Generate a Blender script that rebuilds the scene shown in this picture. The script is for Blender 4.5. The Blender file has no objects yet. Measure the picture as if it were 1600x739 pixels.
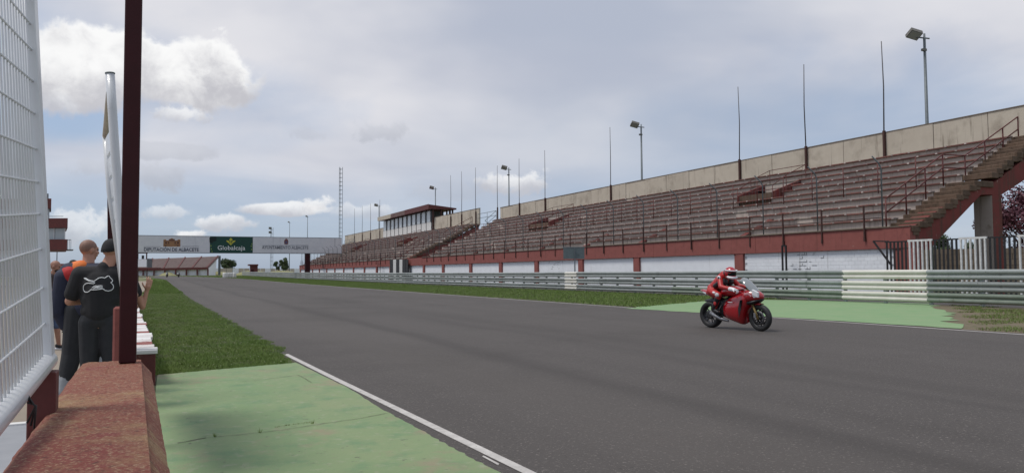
import bpy, bmesh, math, random
import numpy as np
from mathutils import Vector, Matrix
from mathutils.bvhtree import BVHTree
random.seed(7); RNG = np.random.default_rng(7)
S = bpy.context.scene; COL = S.collection
# World frame: x runs across the track (to the right), y runs along the straight, z up. Units are metres.
# ------------------------------------------------------------------ camera
CAM_H = 1.35; F = 1190.0; HOR = 425.7; ROLL = -0.0062; YAW = math.radians(-25.0)
PITCH = math.atan((HOR - 369.5) / F)
cd = bpy.data.cameras.new('camera'); cam = bpy.data.objects.new('camera', cd); COL.objects.link(cam)
cd.sensor_fit = 'HORIZONTAL'; cd.sensor_width = 36.0; cd.lens = 36.0 * F / 1600.0
cd.clip_start = 0.05; cd.clip_end = 12000
CR = (Matrix.Rotation(YAW, 3, 'Z') @ Matrix.Rotation(math.radians(90) + PITCH, 3, 'X') @ Matrix.Rotation(ROLL, 3, 'Z'))
cam.matrix_world = Matrix.Translation((0, 0, CAM_H)) @ CR.to_4x4()
S.camera = cam
FWD = Vector((-math.sin(YAW), math.cos(YAW), 0)); RGT = Vector((math.cos(YAW), math.sin(YAW), 0))
CO = Vector((0, 0, CAM_H))
def ray(px, py):
    return CR @ Vector(((px - 800) / F, -(py - 369.5) / F, -1.0))
def PD(px, py, depth):            # point at a horizontal depth in front of the camera
    r = ray(px, py); return CO + r * (depth / r.dot(FWD))
def PZ(px, py, z=0.0):            # point on a level plane
    r = ray(px, py); return CO + r * ((z - CAM_H) / r.z)
def PN(px, py, n):                # point on the plane x = n
    r = ray(px, py); return CO + r * (n / r.x)
def SN(px, n):                    # distance along the straight where a pixel column meets x = n
    return PN(px, 425, n).y
# ------------------------------------------------------------------ sky, sun, exposure
S.view_settings.view_transform = 'Standard'; S.view_settings.look = 'None'
S.view_settings.exposure = EXPOSURE = 0.0; S.view_settings.gamma = 1.0
SUN_EL = math.radians(64); SUN_DIR = Vector((0.93, -0.25, 0)).normalized()    # the way the light travels on the ground
wd = bpy.data.worlds.new('World'); S.world = wd; wd.use_nodes = True
nt = wd.node_tree; N = nt.nodes; L = nt.links; N.clear()
def nd(t, **k):
    n = N.new(t)
    for a, b in k.items(): setattr(n, a, b)
    return n
def mth(op, a, b=None, c=None, clamp=False):
    n = nd('ShaderNodeMath', operation=op, use_clamp=clamp)
    for i, v in enumerate((a, b, c)):
        if v is None: continue
        if isinstance(v, (int, float)): n.inputs[i].default_value = v
        else: L.new(v, n.inputs[i])
    return n.outputs[0]
def mixc(f, a, b):
    n = nd('ShaderNodeMix', data_type='RGBA')
    for i, v in ((0, f), (6, a), (7, b)):
        if isinstance(v, (int, float)): n.inputs[i].default_value = v
        elif isinstance(v, tuple): n.inputs[i].default_value = (*v, 1)
        else: L.new(v, n.inputs[i])
    return n.outputs[2]
def ss(v, a, b):
    n = nd('ShaderNodeMapRange', interpolation_type='SMOOTHSTEP'); L.new(v, n.inputs[0])
    n.inputs[1].default_value = a; n.inputs[2].default_value = b; return n.outputs[0]
sky = nd('ShaderNodeTexSky', sky_type='NISHITA'); sky.sun_disc = False; sky.sun_elevation = SUN_EL
sd = -SUN_DIR; sky.sun_rotation = math.atan2(sd.x, sd.y); sky.altitude = 600; sky.air_density = 1.0; sky.dust_density = 2.0
bg = nd('ShaderNodeBackground'); bg.inputs[1].default_value = 0.1
out = nd('ShaderNodeOutputWorld'); L.new(bg.outputs[0], out.inputs[0])
tc = nd('ShaderNodeTexCoord'); sp = nd('ShaderNodeSeparateXYZ'); L.new(tc.outputs['Generated'], sp.inputs[0])
X_, Y_, Z_ = sp.outputs
az = mth('ARCTAN2', X_, Y_); el = mth('ARCSINE', mth('MINIMUM', mth('MAXIMUM', Z_, -1.0), 1.0))
cmb = nd('ShaderNodeCombineXYZ'); L.new(az, cmb.inputs[0]); L.new(el, cmb.inputs[1])
def noise(vec, scale, detail=6, rough=0.55, dist=0.0, sx=1, sy=1, off=(0, 0, 0)):
    mp = nd('ShaderNodeMapping'); L.new(vec, mp.inputs[0]); mp.inputs[3].default_value = (sx, sy, 1); mp.inputs[1].default_value = off
    n = nd('ShaderNodeTexNoise'); L.new(mp.outputs[0], n.inputs[0]); n.inputs['Scale'].default_value = scale
    n.inputs['Detail'].default_value = detail; n.inputs['Roughness'].default_value = rough; n.inputs['Distortion'].default_value = dist
    return n.outputs[0]
# cloud deck: soft layers on a plane high above
zc = mth('MAXIMUM', Z_, 0.03); dk = nd('ShaderNodeCombineXYZ')
L.new(mth('DIVIDE', X_, mth('ADD', zc, 0.12)), dk.inputs[0]); L.new(mth('DIVIDE', Y_, mth('ADD', zc, 0.12)), dk.inputs[1])
deck = noise(dk.outputs[0], 0.36, 3, 0.45, 0.3, off=(3.1, 7.7, 0)); deck2 = noise(dk.outputs[0], 0.9, 5, 0.5, 0.4, off=(1.3, 2.2, 0))
def ell(px, py, wx, wy, amp, nz, soft=(1.15, 0.75)):
    r = ray(px, py).normalized(); a0 = math.atan2(r.x, r.y); e0 = math.asin(r.z)
    dx = mth('DIVIDE', mth('SUBTRACT', az, a0), wx / F); dy = mth('DIVIDE', mth('SUBTRACT', el, e0), wy / F)
    d = mth('SQRT', mth('ADD', mth('MULTIPLY', dx, dx), mth('MULTIPLY', dy, dy)))
    d = mth('ADD', d, mth('MULTIPLY', mth('SUBTRACT', nz, 0.5), amp))
    return ss(d, soft[0], soft[1]), dy
base = mixc(0.5, sky.outputs[0], (4.0, 5.5, 8.0))
veil = ss(mth('ADD', mth('MULTIPLY', deck, 0.75), mth('MULTIPLY', deck2, 0.25)), 0.30, 0.56)
veil = mth('MULTIPLY', veil, ss(el, 0.0, 0.17)); veil = mth('ADD', mth('MULTIPLY', veil, 0.78), 0.06)
n1 = noise(cmb.outputs[0], 9.0, 8, 0.6, 0.3); n2 = noise(cmb.outputs[0], 24.0, 6, 0.6, 0.2, off=(5, 1, 0)); n4 = noise(cmb.outputs[0], 55.0, 6, 0.65, 0.3, off=(2, 9, 0)); n3 = noise(cmb.outputs[0], 3.0, 4, 0.5, 0.2, sx=0.7, sy=1.6)
for (px, py, wx, wy, k) in ((120, 190, 80, 28, 0.8), (250, 325, 330, 50, 0.35), (700, 330, 120, 60, 0.25)):
    m, _ = ell(px, py, wx, wy, 1.6, n1, (1.4, 0.3)); veil = mth('MULTIPLY', veil, mth('SUBTRACT', 1.0, mth('MULTIPLY', m, k)))
for (px, py, wx, wy, k) in ((560, 300, 420, 130, 0.22), (900, 60, 500, 130, 0.35), (1560, 200, 250, 200, 0.25), (300, 20, 300, 60, 0.2)):
    m, _ = ell(px, py, wx, wy, 1.2, n1, (1.6, 0.2)); veil = mth('ADD', veil, mth('MULTIPLY', m, k), clamp=True)
shade = ss(mth('ADD', mth('MULTIPLY', deck2, 0.3), mth('MULTIPLY', n3, 0.7)), 0.34, 0.62)
deckcol = mixc(shade, (4.75, 5.1, 6.1), (7.6, 7.6, 8.0))
col = mixc(veil, base, deckcol)
for (px, py, wx, wy, k) in ((1080, 225, 420, 95, 0.5), (1010, 30, 330, 60, 0.22), (760, 260, 150, 60, 0.15)):   # thicker, darker layers of the deck
    m, _ = ell(px, py, wx, wy, 0.9, n3, (1.5, 0.1)); col = mixc(mth('MULTIPLY', m, k), col, (3.5, 4.3, 5.6))
CUM = ((150, 100, 110, 58, 1.0, 0), (300, 118, 100, 52, 1.0, 0), (345, 108, 45, 42, 1.0, 0), (95, 120, 70, 50, .9, 0), (285, 178, 34, 15, .7, 0), (590, 205, 44, 19, .5, 1), (482, 211, 26, 10, .3, 1),
       (260, 236, 70, 16, .5, 1), (245, 276, 34, 20, .6, 1), (150, 262, 30, 14, .4, 1), (440, 327, 68, 12, .8, 0), (494, 320, 26, 15, .8, 0), (345, 349, 40, 13, .7, 0), (262, 332, 34, 12, .45, 0),
       (293, 367, 26, 9, .85, 0), (130, 352, 60, 26, .55, 0), (806, 285, 56, 19, .75, 0), (560, 330, 60, 12, .4, 0), (700, 300, 60, 20, .3, 1))
for (px, py, wx, wy, k, dark) in CUM:
    nz = mth('ADD', mth('MULTIPLY', n1, .62), mth('MULTIPLY', n2, .38)) if wx > 60 else mth('ADD', mth('MULTIPLY', n4, .45), mth('MULTIPLY', n2, .55))
    m, dy = ell(px, py, wx, wy, 2.2 if wx > 60 else 3.9, nz, (1.05, 0.80) if wx > 60 else (1.1, .5))
    t = mth('ADD', mth('MULTIPLY', dy, 0.5), mth('MULTIPLY', mth('SUBTRACT', n2, 0.5), 1.7))
    c = mixc(ss(t, -0.55, 0.42), (5.5, 5.5, 5.9) if not dark else (4.5, 4.7, 5.3), (9.6, 9.6, 9.6) if not dark else (5.7, 5.9, 6.5))
    col = mixc(mth('MULTIPLY', m, k), col, c)
L.new(col, bg.inputs[0])
ld = bpy.data.lights.new('sun', 'SUN'); ld.energy = 2.3; ld.angle = math.radians(17); ld.color = (1, 0.95, 0.88)
sun = bpy.data.objects.new('sun', ld); COL.objects.link(sun)
sun.rotation_euler = Vector((SUN_DIR.x * math.cos(SUN_EL), SUN_DIR.y * math.cos(SUN_EL), -math.sin(SUN_EL))).to_track_quat('-Z', 'Y').to_euler()
sun.location = (-30, 10, 60)
# ------------------------------------------------------------------ helpers
def tag(o, label=None, cat=None, group=None, kind=None):
    if label: o['label'] = label
    if cat: o['category'] = cat
    if group: o['group'] = group
    if kind: o['kind'] = kind
    return o
def empty(name, loc, label, cat, group=None, rz=0):
    o = bpy.data.objects.new(name, None); COL.objects.link(o); o.location = loc; o.rotation_euler = (0, 0, rz); o.empty_display_size = 0.2
    return tag(o, label, cat, group)
class MB:
    def __init__(s): s.v = []; s.f = []; s.sm = []
    def add(s, vs, fs, smooth=False):
        b = len(s.v); s.v += [tuple(p) for p in vs]; s.f += [tuple(b + i for i in f) for f in fs]; s.sm += [smooth] * len(fs); return s
    def box(s, x0, x1, y0, y1, z0, z1):
        return s.add([(x0, y0, z0), (x1, y0, z0), (x1, y1, z0), (x0, y1, z0), (x0, y0, z1), (x1, y0, z1), (x1, y1, z1), (x0, y1, z1)],
                     [(0, 3, 2, 1), (4, 5, 6, 7), (0, 1, 5, 4), (1, 2, 6, 5), (2, 3, 7, 6), (3, 0, 4, 7)])
    def hexa(s, p):   # 8 corners, bottom four then top four
        return s.add(p, [(0, 3, 2, 1), (4, 5, 6, 7), (0, 1, 5, 4), (1, 2, 6, 5), (2, 3, 7, 6), (3, 0, 4, 7)])
    def bar(s, a, b, w, h=None):   # square bar
        a = Vector(a); b = Vector(b); h = h or w; d = (b - a).normalized()
        up = Vector((0, 0, 1)) if abs(d.z) < 0.9 else Vector((0, 1, 0))
        r = d.cross(up).normalized() * w / 2; u = r.cross(d).normalized() * h / 2
        return s.hexa([a - r - u, a + r - u, b + r - u, b - r - u, a - r + u, a + r + u, b + r + u, b - r + u])
    def tube(s, pts, r, seg=8, caps=True, smooth=True):
        pts = [Vector(p) for p in pts]; rs = r if isinstance(r, (list, tuple)) else [r] * len(pts)
        prev = None; rings = []
        for i, p in enumerate(pts):
            d = (pts[min(i + 1, len(pts) - 1)] - pts[max(i - 1, 0)]).normalized()
            if prev is None:
                up = Vector((0, 0, 1)) if abs(d.z) < 0.9 else Vector((0, 1, 0)); a = d.cross(up).normalized()
            else: a = (prev - d * prev.dot(d)).normalized()
            b = d.cross(a); prev = a
            rings.append([p + (a * math.cos(t) + b * math.sin(t)) * rs[i] for t in [2 * math.pi * k / seg for k in range(seg)]])
        vs = [q for rg in rings for q in rg]; fs = []
        for i in range(len(rings) - 1):
            for k in range(seg):
                k2 = (k + 1) % seg; fs.append((i * seg + k, i * seg + k2, (i + 1) * seg + k2, (i + 1) * seg + k))
        if caps: fs += [tuple(range(seg))[::-1], tuple(range((len(rings) - 1) * seg, len(rings) * seg))]
        return s.add(vs, fs, smooth)
    def prism(s, poly, a, b, axis='y'):   # polygon in (x,z) pulled along y, or (y,z) along x, or (x,y) along z
        n = len(poly)
        def P(p, t): return (p[0], t, p[1]) if axis == 'y' else ((t, p[0], p[1]) if axis == 'x' else (p[0], p[1], t))
        vs = [P(p, a) for p in poly] + [P(p, b) for p in poly]
        fs = [tuple(range(n)), tuple(range(n, 2 * n))[::-1]] + [((i + 1) % n, i, n + i, n + (i + 1) % n) for i in range(n)]
        return s.add(vs, fs)
    def capsule(s, a, ra, b, rb, seg=12):
        a = Vector(a); b = Vector(b); d = (b - a); Ld = d.length; d = d / Ld if Ld > 1e-6 else Vector((0, 0, 1))
        pts = []; rs = []
        for t in (-88, -60, -35, -12): t = math.radians(t); pts.append(a + d * ra * math.sin(t)); rs.append(ra * math.cos(t))
        pts.append(a); rs.append(ra); pts.append(b); rs.append(rb)
        for t in (12, 35, 60, 88): t = math.radians(t); pts.append(b + d * rb * math.sin(t)); rs.append(rb * math.cos(t))
        up = Vector((0, 0, 1)) if abs(d.z) < 0.9 else Vector((0, 1, 0)); u = d.cross(up).normalized(); w = d.cross(u)
        vs = [p + (u * math.cos(2 * math.pi * k / seg) + w * math.sin(2 * math.pi * k / seg)) * r for p, r in zip(pts, rs) for k in range(seg)]
        n = len(pts); fs = [(i * seg + k, i * seg + (k + 1) % seg, (i + 1) * seg + (k + 1) % seg, (i + 1) * seg + k) for i in range(n - 1) for k in range(seg)]
        fs += [tuple(range(seg))[::-1], tuple(range((n - 1) * seg, n * seg))]
        return s.add(vs, fs, True)
    def ell(s, c, r, rot=None, seg=16, rings=10):
        c = Vector(c); vs = []; R = rot or Matrix.Identity(3)
        for i in range(1, rings):
            t = math.pi * i / rings
            for k in range(seg):
                p = 2 * math.pi * k / seg
                vs.append(c + R @ Vector((r[0] * math.sin(t) * math.cos(p), r[1] * math.sin(t) * math.sin(p), r[2] * math.cos(t))))
        top = len(vs); vs += [c + R @ Vector((0, 0, r[2])), c + R @ Vector((0, 0, -r[2]))]
        fs = [(i * seg + k, (i + 1) * seg + k, (i + 1) * seg + (k + 1) % seg, i * seg + (k + 1) % seg) for i in range(rings - 2) for k in range(seg)]
        fs += [(top, k, (k + 1) % seg) for k in range(seg)] + [(top + 1, (rings - 2) * seg + (k + 1) % seg, (rings - 2) * seg + k) for k in range(seg)]
        return s.add(vs, fs, True)
    def loft(s, rings, closed=True, caps=True, smooth=True):
        m = len(rings[0]); vs = [p for r in rings for p in r]; fs = []
        for i in range(len(rings) - 1):
            for k in range(m if closed else m - 1):
                k2 = (k + 1) % m; fs.append((i * m + k, i * m + k2, (i + 1) * m + k2, (i + 1) * m + k))
        if caps: fs += [tuple(range(m))[::-1], tuple(range((len(rings) - 1) * m, len(rings) * m))]
        return s.add(vs, fs, smooth)
    def lathe(s, prof, c, axis='z', seg=24, smooth=True):
        c = Vector(c); rings = []
        for r, h in prof:
            rg = []
            for k in range(seg):
                t = 2 * math.pi * k / seg; a, b = r * math.cos(t), r * math.sin(t)
                rg.append(c + (Vector((a, b, h)) if axis == 'z' else (Vector((a, h, b)) if axis == 'y' else Vector((h, a, b)))))
            rings.append(rg)
        return s.loft(rings, True, False, smooth)
    def mesh(s, name, mat=None, off=(0, 0, 0)):
        me = bpy.data.meshes.new(name); ox, oy, oz = off
        me.from_pydata([(a - ox, b - oy, c - oz) for a, b, c in s.v], [], s.f)
        me.polygons.foreach_set('use_smooth', s.sm)
        if mat: me.materials.append(mat)
        me.update(); return me
def link(name, me, parent=None, loc=None, rot=None):
    o = bpy.data.objects.new(name, me); COL.objects.link(o)
    if parent: o.parent = parent
    if loc is not None: o.location = loc
    if rot is not None: o.rotation_euler = rot
    return o
def wloc(p):
    v = Vector((0, 0, 0))
    while p: v += Vector(p.location); p = p.parent
    return v
def part(name, mb, mat, root, kind=None, label=None, bevel=0):   # world-coordinate geometry hung on an unrotated root
    me = mb.mesh(name, mat, wloc(root)) if root and root.rotation_euler.z == 0 else mb.mesh(name, mat)
    if bevel: bev(me, bevel)
    o = link(name, me, root)
    if kind: o['kind'] = kind
    if label: o['label'] = label
    return o
def bev(me, w, seg=1):
    bm = bmesh.new(); bm.from_mesh(me); bmesh.ops.bevel(bm, geom=bm.edges[:], offset=w, segments=seg, affect='EDGES', clamp_overlap=True); bm.to_mesh(me); bm.free()
def solo(name, mb, mat, label=None, cat=None, group=None, kind=None, origin=None):
    og = Vector(origin) if origin else Vector((0, 0, 0))
    o = link(name, mb.mesh(name, mat, og)); o.location = og
    return tag(o, label, cat, group, kind)
def bake(ob):
    dg = bpy.context.evaluated_depsgraph_get(); dg.update()
    me = bpy.data.meshes.new_from_object(ob.evaluated_get(dg)); ob.modifiers.clear(); ob.data = me; return ob
def fuse(name, mb, mat, parent, voxel=0.008, smooth=3):     # overlapping closed shapes fused into one continuous skin
    me = mb.mesh(name, mat); o = link(name, me, parent)
    m = o.modifiers.new('r', 'REMESH'); m.mode = 'VOXEL'; m.voxel_size = voxel; m.use_smooth_shade = True
    m = o.modifiers.new('s', 'SMOOTH'); m.iterations = smooth; m.factor = 0.6
    bake(o)
    if not o.data.materials: o.data.materials.append(mat)
    return o
def text(name, body, size, mat, parent, loc, rot, depth=0.01, shear=0, ax='CENTER', bold=0, scale_x=1.0):
    cu = bpy.data.curves.new(name, 'FONT'); cu.body = body; cu.size = size; cu.extrude = depth; cu.align_x = ax; cu.align_y = 'CENTER'; cu.shear = shear; cu.offset = bold; cu.resolution_u = 3
    t = bpy.data.objects.new('t', cu); COL.objects.link(t)
    dg = bpy.context.evaluated_depsgraph_get(); dg.update(); me = bpy.data.meshes.new_from_object(t.evaluated_get(dg))
    bpy.data.objects.remove(t); me.materials.clear(); me.materials.append(mat)
    o = link(name, me, parent, loc, rot); o.scale = (scale_x, 1, 1); return o
# ------------------------------------------------------------------ materials
def M(name, c, rough=0.8, c2=None, scale=2.0, amt=0.5, bump=0.0, bscale=40.0, metal=0.0, stretch=(1, 1, 1), spots=None, var=0.0, streak=None, spec=0.5, coat=0.0, detail=6, grime=None):
    m = bpy.data.materials.new(name); m.use_nodes = True; t = m.node_tree; n = t.nodes; l = t.links
    b = n['Principled BSDF']; b.inputs['Roughness'].default_value = rough; b.inputs['Metallic'].default_value = metal
    b.inputs['Specular IOR Level'].default_value = spec; b.inputs['Coat Weight'].default_value = coat
    g = n.new('ShaderNodeNewGeometry')
    def nz(sc, st=(1, 1, 1), det=detail, off=0, rg=0.6):
        mp = n.new('ShaderNodeMapping'); mp.inputs[3].default_value = st; mp.inputs[1].default_value = (off, off * .7, off * .3); l.new(g.outputs['Position'], mp.inputs[0])
        q = n.new('ShaderNodeTexNoise'); q.inputs['Scale'].default_value = sc; q.inputs['Detail'].default_value = det; q.inputs['Roughness'].default_value = rg; l.new(mp.outputs[0], q.inputs[0]); return q.outputs[0]
    def rng(v, a, b_, lo=0.0, hi=1.0):
        r = n.new('ShaderNodeMapRange'); r.inputs[1].default_value = a; r.inputs[2].default_value = b_; r.inputs[3].default_value = lo; r.inputs[4].default_value = hi; l.new(v, r.inputs[0]); return r.outputs[0]
    def mx(f, a, b_):
        q = n.new('ShaderNodeMix'); q.data_type = 'RGBA'
        for i, v in ((0, f), (6, a), (7, b_)):
            if isinstance(v, (int, float)): q.inputs[i].default_value = v
            elif isinstance(v, tuple): q.inputs[i].default_value = (*v, 1)
            else: l.new(v, q.inputs[i])
        return q.outputs[2]
    cur = tuple(c)
    if c2: cur = mx(rng(nz(scale, stretch), 0.5 - amt * 0.4, 0.5 + amt * 0.4), cur, tuple(c2))
    if streak:      # (colour, scale, low, high): rain streaks running down
        cur = mx(rng(nz(streak[1], (1, 1, 0.06), 5, 3.3), streak[2], streak[3]), cur, streak[0])
    if grime:
        cur = mx(rng(nz(grime[1], (1, 1, 1), 8, 9.1, .65), grime[2], grime[3]), cur, grime[0])
    if spots:       # list of (colour, scale, low, high)
        for k, (sc_, s_, a, b_) in enumerate(spots): cur = mx(rng(nz(s_, (1, 1, 1), 8, 13.7 * (k + 1), .7), a, b_), cur, sc_)
    if var:
        oi = n.new('ShaderNodeObjectInfo'); h = n.new('ShaderNodeHueSaturation'); l.new(rng(oi.outputs['Random'], 0, 1, 1 - var, 1 + var), h.inputs['Value'])
        if isinstance(cur, tuple): h.inputs['Color'].default_value = (*cur, 1)
        else: l.new(cur, h.inputs['Color'])
        cur = h.outputs[0]
    if isinstance(cur, tuple): b.inputs['Base Color'].default_value = (*cur, 1)
    else: l.new(cur, b.inputs['Base Color'])
    if bump:
        bp = n.new('ShaderNodeBump'); bp.inputs['Strength'].default_value = 1.0; bp.inputs['Distance'].default_value = bump; l.new(nz(bscale, stretch, 8), bp.inputs['Height']); l.new(bp.outputs[0], b.inputs['Normal'])
    return m
def glassm(name, c, rough=0.1, alpha=1.0, trans=0.0):
    m = M(name, c, rough); b = m.node_tree.nodes['Principled BSDF']; b.inputs['Transmission Weight'].default_value = trans; b.inputs['Alpha'].default_value = alpha; b.inputs['IOR'].default_value = 1.1 if trans else 1.45; return m
asphalt = M('asphalt', (.058, .051, .047), .9, (.078, .069, .064), 1.1, .75, .010, 70, stretch=(1, .035, 1), grime=((.046, .040, .036), .16, .50, .70),
            spots=[((.075, .066, .060), .45, .56, .80), ((.19, .17, .155), 38, .575, .65), ((.018, .017, .017), 33, .60, .70), ((.26, .24, .22), 60, .68, .72)])
def insert_bands(m, bands):      # rubbered lines lying along the track: (x, half width, strength)
    t = m.node_tree; n = t.nodes; l = t.links; b = n['Principled BSDF']; src = b.inputs['Base Color'].links[0].from_socket
    g = n.new('ShaderNodeNewGeometry'); s = n.new('ShaderNodeSeparateXYZ'); l.new(g.outputs['Position'], s.inputs[0])
    mp = n.new('ShaderNodeMapping'); mp.inputs[3].default_value = (1, .15, 1); l.new(g.outputs['Position'], mp.inputs[0]); q = n.new('ShaderNodeTexNoise'); q.inputs['Scale'].default_value = .6; q.inputs['Detail'].default_value = 7; l.new(mp.outputs[0], q.inputs[0])
    def mt(op, a, b_):
        k = n.new('ShaderNodeMath'); k.operation = op
        for i, v in enumerate((a, b_)):
            if isinstance(v, (int, float)): k.inputs[i].default_value = v
            else: l.new(v, k.inputs[i])
        return k.outputs[0]
    for (x, w, k_, c) in bands:
        d = mt('ABSOLUTE', mt('SUBTRACT', mt('ADD', s.outputs[0], mt('MULTIPLY', mt('SUBTRACT', q.outputs[0], .5), 1.6)), x), 0)
        r = n.new('ShaderNodeMapRange'); r.interpolation_type = 'SMOOTHSTEP'; r.inputs[1].default_value = w; r.inputs[2].default_value = 0; r.inputs[3].default_value = 0; r.inputs[4].default_value = k_; l.new(d, r.inputs[0])
        mx = n.new('ShaderNodeMix'); mx.data_type = 'RGBA'; l.new(r.outputs[0], mx.inputs[0]); l.new(src, mx.inputs[6]); mx.inputs[7].default_value = (*c, 1); src = mx.outputs[2]
    l.new(src, b.inputs['Base Color'])
insert_bands(asphalt, [(PZ(700, 540).x, .55, .45, (.034, .029, .026)), (PZ(900, 640).x, 1.4, .28, (.095, .083, .074)), (PZ(1150, 560).x, .9, .30, (.038, .033, .03)), (PZ(1300, 600).x, .35, .3, (.035, .03, .028)), (13.6, .8, .3, (.07, .063, .06))])
edge_asphalt = M('edge_asphalt', (.05, .046, .045), .9, (.07, .064, .062), 3, .6, .006, 70, spots=[((.13, .12, .11), 40, .66, .74)])
white_line_m = M('white_line_paint', (.54, .52, .49), .7, (.36, .34, .32), 9, .5, .001, 60, spots=[((.12, .11, .1), 24, .60, .68)])
green_paint = M('green_paint', (.150, .255, .115), .88, (.225, .265, .140), .8, .7, .0025, 60, stretch=(1, .5, 1),
                spots=[((.125, .22, .11), 2.2, .50, .68), ((.26, .215, .145), .9, .54, .66), ((.11, .13, .08), 13, .62, .68), ((.26, .29, .19), 9, .55, .70), ((.20, .18, .13), 38, .60, .66)])
green_far = M('green_runoff_paint', (.160, .285, .130), .88, (.215, .30, .155), 1.2, .6, .002, 50, spots=[((.12, .2, .1), 5, .66, .72), ((.32, .28, .2), .8, .68, .8)])
soil = M('turf_soil', (.045, .05, .02), .95, (.075, .07, .035), 2, .6, .01, 30)
grass_m = M('grass_blades', (.085, .165, .022), .75, (.155, .215, .042), .8, .7, spots=[((.14, .13, .05), 1.4, .60, .72)])
dry_grass_m = M('dry_grass_blades', (.13, .115, .05), .8, (.19, .16, .09), 2, .7)
field_m = M('field_ground', (.10, .12, .045), .95, (.19, .165, .085), .05, .7, .02, 8, grime=((.07, .10, .03), .3, .5, .7))
dirt_m = M('bare_dirt', (.17, .125, .085), .95, (.11, .10, .055), 1.2, .7, .015, 25, spots=[((.06, .075, .025), 3, .56, .64), ((.25, .2, .15), 9, .64, .7)])
pit_m = M('pit_concrete', (.29, .245, .19), .9, (.24, .20, .16), .8, .6, .003, 50, spots=[((.17, .14, .11), 2.5, .6, .75)])
slab_m = M('grey_slab', (.30, .31, .33), .8, (.24, .25, .27), 3, .6, .002, 50, spots=[((.1, .1, .1), 30, .68, .72)])
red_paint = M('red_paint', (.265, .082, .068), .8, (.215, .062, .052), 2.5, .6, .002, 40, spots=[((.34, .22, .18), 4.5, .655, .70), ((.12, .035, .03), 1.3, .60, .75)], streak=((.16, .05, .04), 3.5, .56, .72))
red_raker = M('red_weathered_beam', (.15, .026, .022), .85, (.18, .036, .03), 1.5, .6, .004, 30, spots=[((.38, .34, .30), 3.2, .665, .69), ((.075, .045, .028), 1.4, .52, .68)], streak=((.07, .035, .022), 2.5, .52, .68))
maroon = M('maroon_metal', (.044, .006, .008), .55, (.034, .005, .006), 8, .5, .0005, 80, spots=[((.07, .04, .03), 40, .72, .76)], spec=.25)
maroon2 = M('maroon_rail', (.14, .024, .02), .6, (.06, .014, .012), 6, .6, spots=[((.16, .09, .06), 9, .66, .7)])
dark_post_m = M('dark_rust_post', (.045, .016, .014), .7, (.07, .028, .02), 5, .6)
conc = M('pale_concrete', (.50, .45, .37), .9, (.43, .38, .31), 1.2, .6, .004, 25, streak=((.17, .14, .11), 4.0, .60, .76), grime=((.28, .24, .19), .6, .52, .75), var=.05)
conc_cap = M('stained_concrete_edge', (.20, .16, .12), .9, (.10, .08, .06), 3, .7, .004, 25)
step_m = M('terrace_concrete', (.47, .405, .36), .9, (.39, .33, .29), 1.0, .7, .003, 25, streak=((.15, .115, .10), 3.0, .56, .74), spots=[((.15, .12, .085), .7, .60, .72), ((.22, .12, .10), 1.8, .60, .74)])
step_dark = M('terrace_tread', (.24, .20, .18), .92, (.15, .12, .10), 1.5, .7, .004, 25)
plank_m = M('bench_plank_maroon', (.13, .042, .034), .7, (.19, .085, .068), 2.2, .7, spots=[((.32, .25, .22), 5, .62, .70)], var=.3)
plank_pale = M('bench_cap_white', (.52, .45, .42), .7, (.24, .17, .15), 3, .8, var=.3)
stair_m = M('stair_brown_concrete', (.085, .048, .030), .9, (.14, .095, .066), 1.6, .8, .006, 25, spots=[((.06, .04, .022), 2.2, .52, .66)], streak=((.06, .035, .02), 3, .55, .7), var=.22)
whitewall = M('white_block_paint', (.78, .80, .83), .8, (.70, .72, .75), 1.5, .6, .002, 30, spots=[((.30, .30, .30), 2.4, .70, .74)], streak=((.44, .44, .44), 2.5, .62, .8), var=.03)
mortar = M('pale_mortar', (.74, .76, .79), .95, (.36, .36, .37), .55, .35)
steel = M('galvanised_rail', (.33, .35, .34), .5, (.25, .275, .265), 2, .6, .0006, 30, metal=.35, streak=((.12, .13, .12), 5, .6, .8), spots=[((.10, .10, .09), 7, .62, .70), ((.20, .13, .08), 3, .66, .74)], var=.13)
steel_green = M('green_stained_rail', (.17, .215, .165), .6, (.25, .28, .24), 3, .6, .0006, 30, metal=.2, spots=[((.1, .1, .07), 4, .6, .7)], var=.08)
rail_white = M('white_painted_rail', (.66, .645, .59), .7, (.56, .54, .48), 2.5, .6, .001, 25, spots=[((.12, .11, .09), 7, .655, .69), ((.30, .28, .22), 3, .66, .74)], var=.04)
post_grey = M('grey_lamp_steel', (.17, .19, .20), .55, (.12, .14, .15), 4, .5, metal=.3)
pole_dark = M('dark_flagpole', (.05, .05, .055), .6, (.09, .08, .08), 3, .5)
lampbox = M('lamp_housing', (.10, .095, .085), .6, (.18, .17, .15), 8, .6)
lampglass = M('lamp_glass', (.32, .33, .33), .25)
banner_m = M('banner_grey', (.68, .68, .69), .7, (.61, .62, .64), 1.2, .5, streak=((.40, .41, .43), 1.5, .6, .8))
ink = M('dark_blue_ink', (.04, .05, .09), .7); inkg = M('grey_ink', (.16, .17, .20), .7)
gcgreen = M('bank_green', (.004, .055, .038), .6, (.003, .042, .03), 2, .5); gcyellow = M('leaf_yellow', (.50, .47, .05), .6); gclime = M('lime_leaf', (.20, .30, .06), .6)
crest_tan = M('crest_tan', (.32, .17, .08), .7); crest_dk = M('crest_dark', (.09, .035, .03), .7); crest_mar = M('crest_maroon', (.16, .06, .06), .7)
whitep = M('white_plastic_paint', (.66, .68, .70), .35, (.60, .62, .64), 6, .5, .0003, 50, coat=.3, spots=[((.3, .29, .27), 14, .72, .76)])
whiteflat = M('white_flat_paint', (.74, .73, .71), .7, (.6, .6, .58), 4, .5, .001, 40, spots=[((.25, .12, .10), 5, .67, .72)])
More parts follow.
